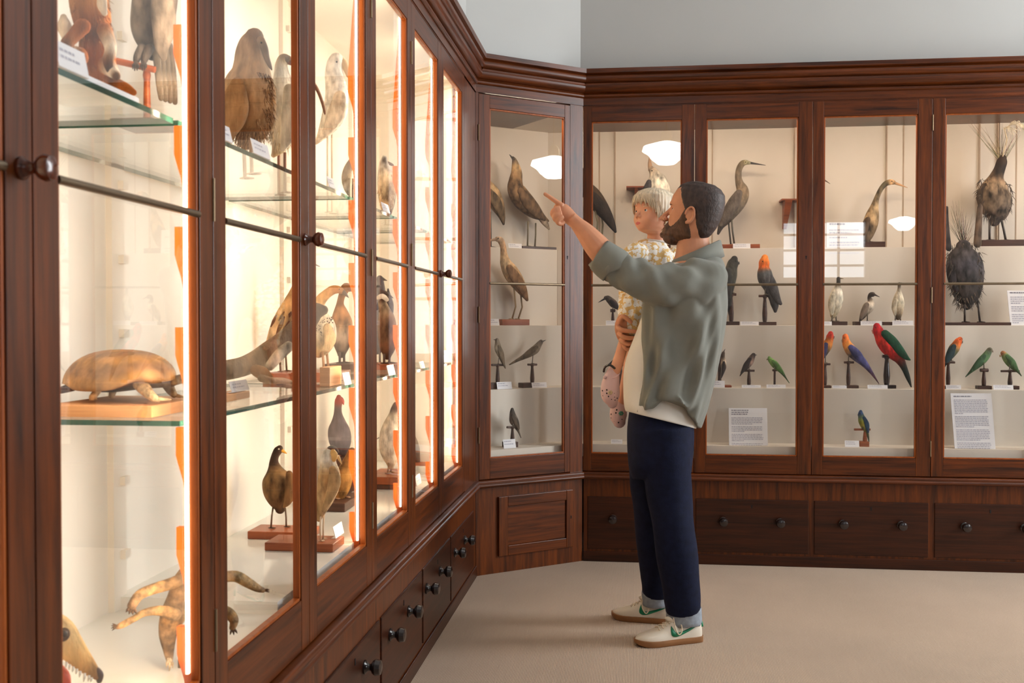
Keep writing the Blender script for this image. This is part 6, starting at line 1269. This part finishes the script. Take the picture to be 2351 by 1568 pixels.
# ================================================================ the child
def PC(o): return .22+o
CH = thing('person', PM.w(1470, 700, .2), 'blond toddler in ochre floral clothes and pink clogs carried on the man’s arm', 'person')
yb = math.radians(33); F0 = (-PM.r*math.cos(yb)-PM.n*math.sin(yb)); pb = math.radians(6)
FW = F0*math.cos(pb)+V((0, 0, 1))*math.sin(pb); UPV = V((0, 0, 1))*math.cos(pb)-F0*math.sin(pb)
CP = [(-.003,.040,.006,.016),(.006,.060,.024,.034),(.022,.068,.048,.049),(.042,.070,.064,.058),(.066,.069,.075,.064),(.09,.071,.081,.067),(.115,.075,.083,.069),(.138,.071,.080,.066),(.156,.056,.066,.054),(.168,.034,.046,.037),(.175,.006,.010,.010)]
CBP = [(.40,.078,-.007,.20,.010),(.70,.046,.006,.35,.018),(0,.029,.004,.3,.009),(0,.008,.004,.3,.010),(.40,.078,.004,.1,.006)]
HC = Head(PM.w(1500, 484, .21), (0, 0, .088), FW, UPV, CP, CBP, 1.08)
body = MB(); HC.grid(body, 64, 56)
pts = [(.068, 0, .074), (.074, 0, .064), (.083, 0, .056), (.080, 0, .050)]; body.tube([HC.w(q) for q in pts], [.006, .0068, .0085, .006], 10)
for s in (-1, 1): body.ball(HC.w((.073, s*.009, .053)), .0066); ear(HC, body, s, -.006, .07, .062, .72)
loft_px(body, PM, [(1508,520,22,.22),(1507,545,21,.22),(1504,566,26,.22),(1498,600,46,.22),(1490,650,48,.22),(1478,710,46,.22),(1466,745,36,.2)], .75, n=20)
T([(1470,590,.16,16),(1448,610,.13,14),(1442,645,.12,13),(1458,672,.15,12),(1486,680,.17,11)])
for i_, o_ in enumerate((-.012, 0, .012)): finger([(1486,680,.17+o_),(1496,683,.17+o_),(1504,686,.17+o_)], (4, 3))
T([(1462,720,.17,16),(1444,760,.12,14),(1430,795,.09,13),(1424,815,.085,12.5),(1416,840,.08,13.5),(1409,862,.08,12),(1404,885,.08,13),(1402,912,.08,12)])
T([(1470,740,.2,16),(1454,790,.19,14),(1442,850,.17,13),(1434,890,.16,12),(1428,915,.15,12),(1424,945,.15,12),(1424,962,.15,10)])
rem(obj('body', body, SKINC, CH, smooth=180), .0038, 3)
lips(HC, LIPC, CH, .0275, .22, .0052, .0015)
eyes(HC, CH, .078, .40, .0105, -.0006, .016, HAIRB, .1, .7)
def chl(a, t):
    pts = [(0,.113),(.5,.108),(.8,.092),(1.05,.080),(1.3,.060),(1.55,.058),(1.8,.040),(2.2,.016),(3.15,.010)]; z = .02
    for (a0, z0), (a1, z1) in zip(pts[:-1], pts[1:]):
        if a0 <= a <= a1: z = z0+(z1-z0)*(a-a0)/(a1-a0)
    return z+.006*math.sin(t*23)+.004*math.sin(t*51+1)
b = MB(); HC.grid(b, 150, 90, lambda t, z: .003+.006*min(1, max(0, (z-chl(abs(t), t))/.03))+.0012*math.sin(t*37+z*20)+.0008*math.sin(t*71), lambda a, z, t: z > chl(a, t)); solid(obj('hair', b, HAIRB, CH, smooth=180), .003)
b = MB(); rnd = random.Random(3)
for i in range(90):
    a = rnd.uniform(-1.6, 1.6); z1 = .150-rnd.random()*.02; z0 = chl(abs(a), a)-rnd.uniform(.0, .016); P = [HC.w(HC.surf(a*(.75+.25*q)+.04*math.sin(i), z1+(z0-z1)*q, .0075+.002*math.sin(3.1*q))) for q in (0, .35, .7, 1.)]
    b.tube(P, [.0022, .002, .0016, .0006], 5)
obj('fringe', b, HAIRB, CH, smooth=180)
# floral top and loose trousers
def cf(g, q): return 1+.03*math.sin(7*q+6*g)+.02*math.sin(13*q-9*g)
b = MB(); loft_px(b, PM, [(1505,552,24,.22),(1503,560,34,.22),(1499,574,52,.22),(1494,596,60,.22),(1488,630,62,.22),(1482,665,60,.21),(1474,700,54,.2),(1466,722,46,.19)], .72, n=40, sub=5, round_ends=False, fold=cf)
loft_px(b, PM, [(1478,580,18,.15),(1460,580,24,.12),(1446,594,24,.11),(1438,618,22,.105),(1441,648,20,.10),(1458,672,17,.14)], .9, n=28, sub=4, round_ends=False, fold=cf)
loft_px(b, PM, [(1536,580,18,.26),(1550,600,22,.28),(1560,640,20,.28),(1566,680,17,.26)], .9, n=24, sub=4, round_ends=False, fold=cf)
rem(obj('floral_top', b, FLORAL, CH, smooth=180), .0045, 2)
b = MB(); P = []
for i in range(25): q = 2*math.pi*i/24; P.append(PM.w(1507+27*math.cos(q), 553+6*math.sin(q)*0+3*math.cos(q), .22+.034*math.sin(q)))
b.tube(P, .0055, 8); obj('neck_band', b, TEE, CH, smooth=180)
def cf2(g, q): return 1+.07*math.sin(6*q+10*g)+.05*math.sin(11*q-14*g)
b = MB(); loft_px(b, PM, [(1462,690,40,.16),(1456,715,36,.14),(1450,738,30,.12),(1446,756,25,.11),(1443,770,21,.105)], .85, n=40, sub=5, round_ends=False, fold=cf2)
loft_px(b, PM, [(1474,700,44,.21),(1466,740,38,.2),(1460,780,28,.19),(1454,800,22,.185)], .85, n=32, sub=4, round_ends=False, fold=cf2)
rem(obj('floral_trousers', b, FLORAL, CH, smooth=180), .0045, 2)
# clogs
def clog(st, off, holes, rivet, strap, charm, nm):
    b = MB(); loft_px(b, PM, [s[:3]+(off,) for s in st], .86, n=28, sub=5); c = obj('clog', b, CLOG, CH, smooth=180)
    b = MB()
    for x, y in holes:
        bst = min(st, key=lambda s: abs(s[1]-y)); 
        for (x0, y0, r0), (x1, y1, r1) in zip(st[:-1], st[1:]):
            if y0 <= y <= y1: t = (y-y0)/(y1-y0); cx0, rr = x0+(x1-x0)*t, r0+(r1-r0)*t; break
        else: cx0, rr = bst[0], bst[2]
        k = kk(x, y, off); uu = max(-.93, min(.93, (x-cx0)/rr)); o = off-.86*rr*k*math.sqrt(1-uu*uu)
        n = (PM.r*uu-PM.n*math.sqrt(1-uu*uu)).normalized(); p_ = PM.w(x, y, o-.0004); tt = n.cross(V((0, 0, 1))).normalized(); b.ell(p_, (tt*1.7*k, n*.0012, V((0, 0, 1.9*k))), 8, 6)
    obj('vent_holes', b, INK, c, smooth=180)
    if rivet: b = MB(); b.ball(PM.w(*rivet, off-.022), .0075); obj('rivet', b, CLOG, c, smooth=180)
    if strap:
        b = MB(); b.tube([PM.w(x, y, off+o) for x, y, o in crm(strap, 4)], .005, 8); obj('heel_strap', b, KNOBD, c, smooth=180)
    if charm:
        b = MB(); k = kk(*charm[:2], off)
        for i in range(6): q = i*1.05; b.ball(PM.w(charm[0]+3.6*math.cos(q), charm[1]+3*math.sin(q), off-charm[2]), 2.3*k, n=8)
        obj('shoe_charm', b, charm[3], c, smooth=180)
CH1 = pmat('charm_yellow', (214, 190, 150), .5); CH2 = pmat('charm_green', (60, 132, 108), .5)
clog([(1410,846,12),(1406,862,17),(1402,880,20.5),(1401,898,22),(1403,914,20),(1406,926,12)], .08, [(1383,897),(1393,895),(1393,903),(1397,910),(1384,908),(1404,916),(1411,903),(1411,911),(1417,906),(1412,918),(1392,919),(1417,914),(1418,899)], (1389,866), [(1412,846,-.02),(1400,838,-.028),(1389,843,-.01),(1386,854,0)], (1401,901,.036,CH1), 'a')
clog([(1427,922,12),(1423,932,17),(1420,944,19.5),(1420,957,19.5),(1422,968,15)], .15, [(1416,941),(1414,948),(1403,951),(1403,959),(1420,970),(1428,962),(1410,966)], None, None, (1426,949,.034,CH2), 'b')
b = MB(); P = []
for i in range(17): q = 2*math.pi*i/16; P.append(PM.w(1410+15*math.cos(q)-2, 858+10*math.sin(q)-4*math.cos(q), .08-.026*math.sin(q)))
b.tube(P, .0035, 8); obj('clog_opening_rim', b, CLOG, CH, smooth=180)
# ================================================================ camera and view
cam = bpy.data.cameras.new('camera'); co = bpy.data.objects.new('camera', cam); COL.objects.link(co)
cam.sensor_width = 36.; cam.sensor_fit = 'HORIZONTAL'; cam.lens = FPX/2351*36; cam.clip_start = .02
co.location = CAM; co.rotation_euler = (math.pi/2+PIT, 0, YAW)
cam.dof.use_dof = True; cam.dof.focus_distance = 4.3; cam.dof.aperture_fstop = 8.
sc = bpy.context.scene; sc.camera = co
w = bpy.data.worlds.new('world'); sc.world = w; w.use_nodes = True
w.node_tree.nodes['Background'].inputs[0].default_value = (.55, .7, .9, 1); w.node_tree.nodes['Background'].inputs[1].default_value = .4
sc.view_settings.view_transform = 'Standard'; sc.view_settings.look = 'None'; sc.view_settings.gamma = 1.; sc.view_settings.use_curve_mapping = False
sc.view_settings.exposure = 0.
cy = sc.cycles; cy.use_denoising = True; cy.max_bounces = 8; cy.diffuse_bounces = 4; cy.glossy_bounces = 4; cy.transparent_max_bounces = 16; cy.transmission_bounces = 4
cy.use_adaptive_sampling = True; cy.adaptive_threshold = .025; cy.caustics_reflective = False; cy.caustics_refractive = False; cy.sample_clamp_indirect = 6.
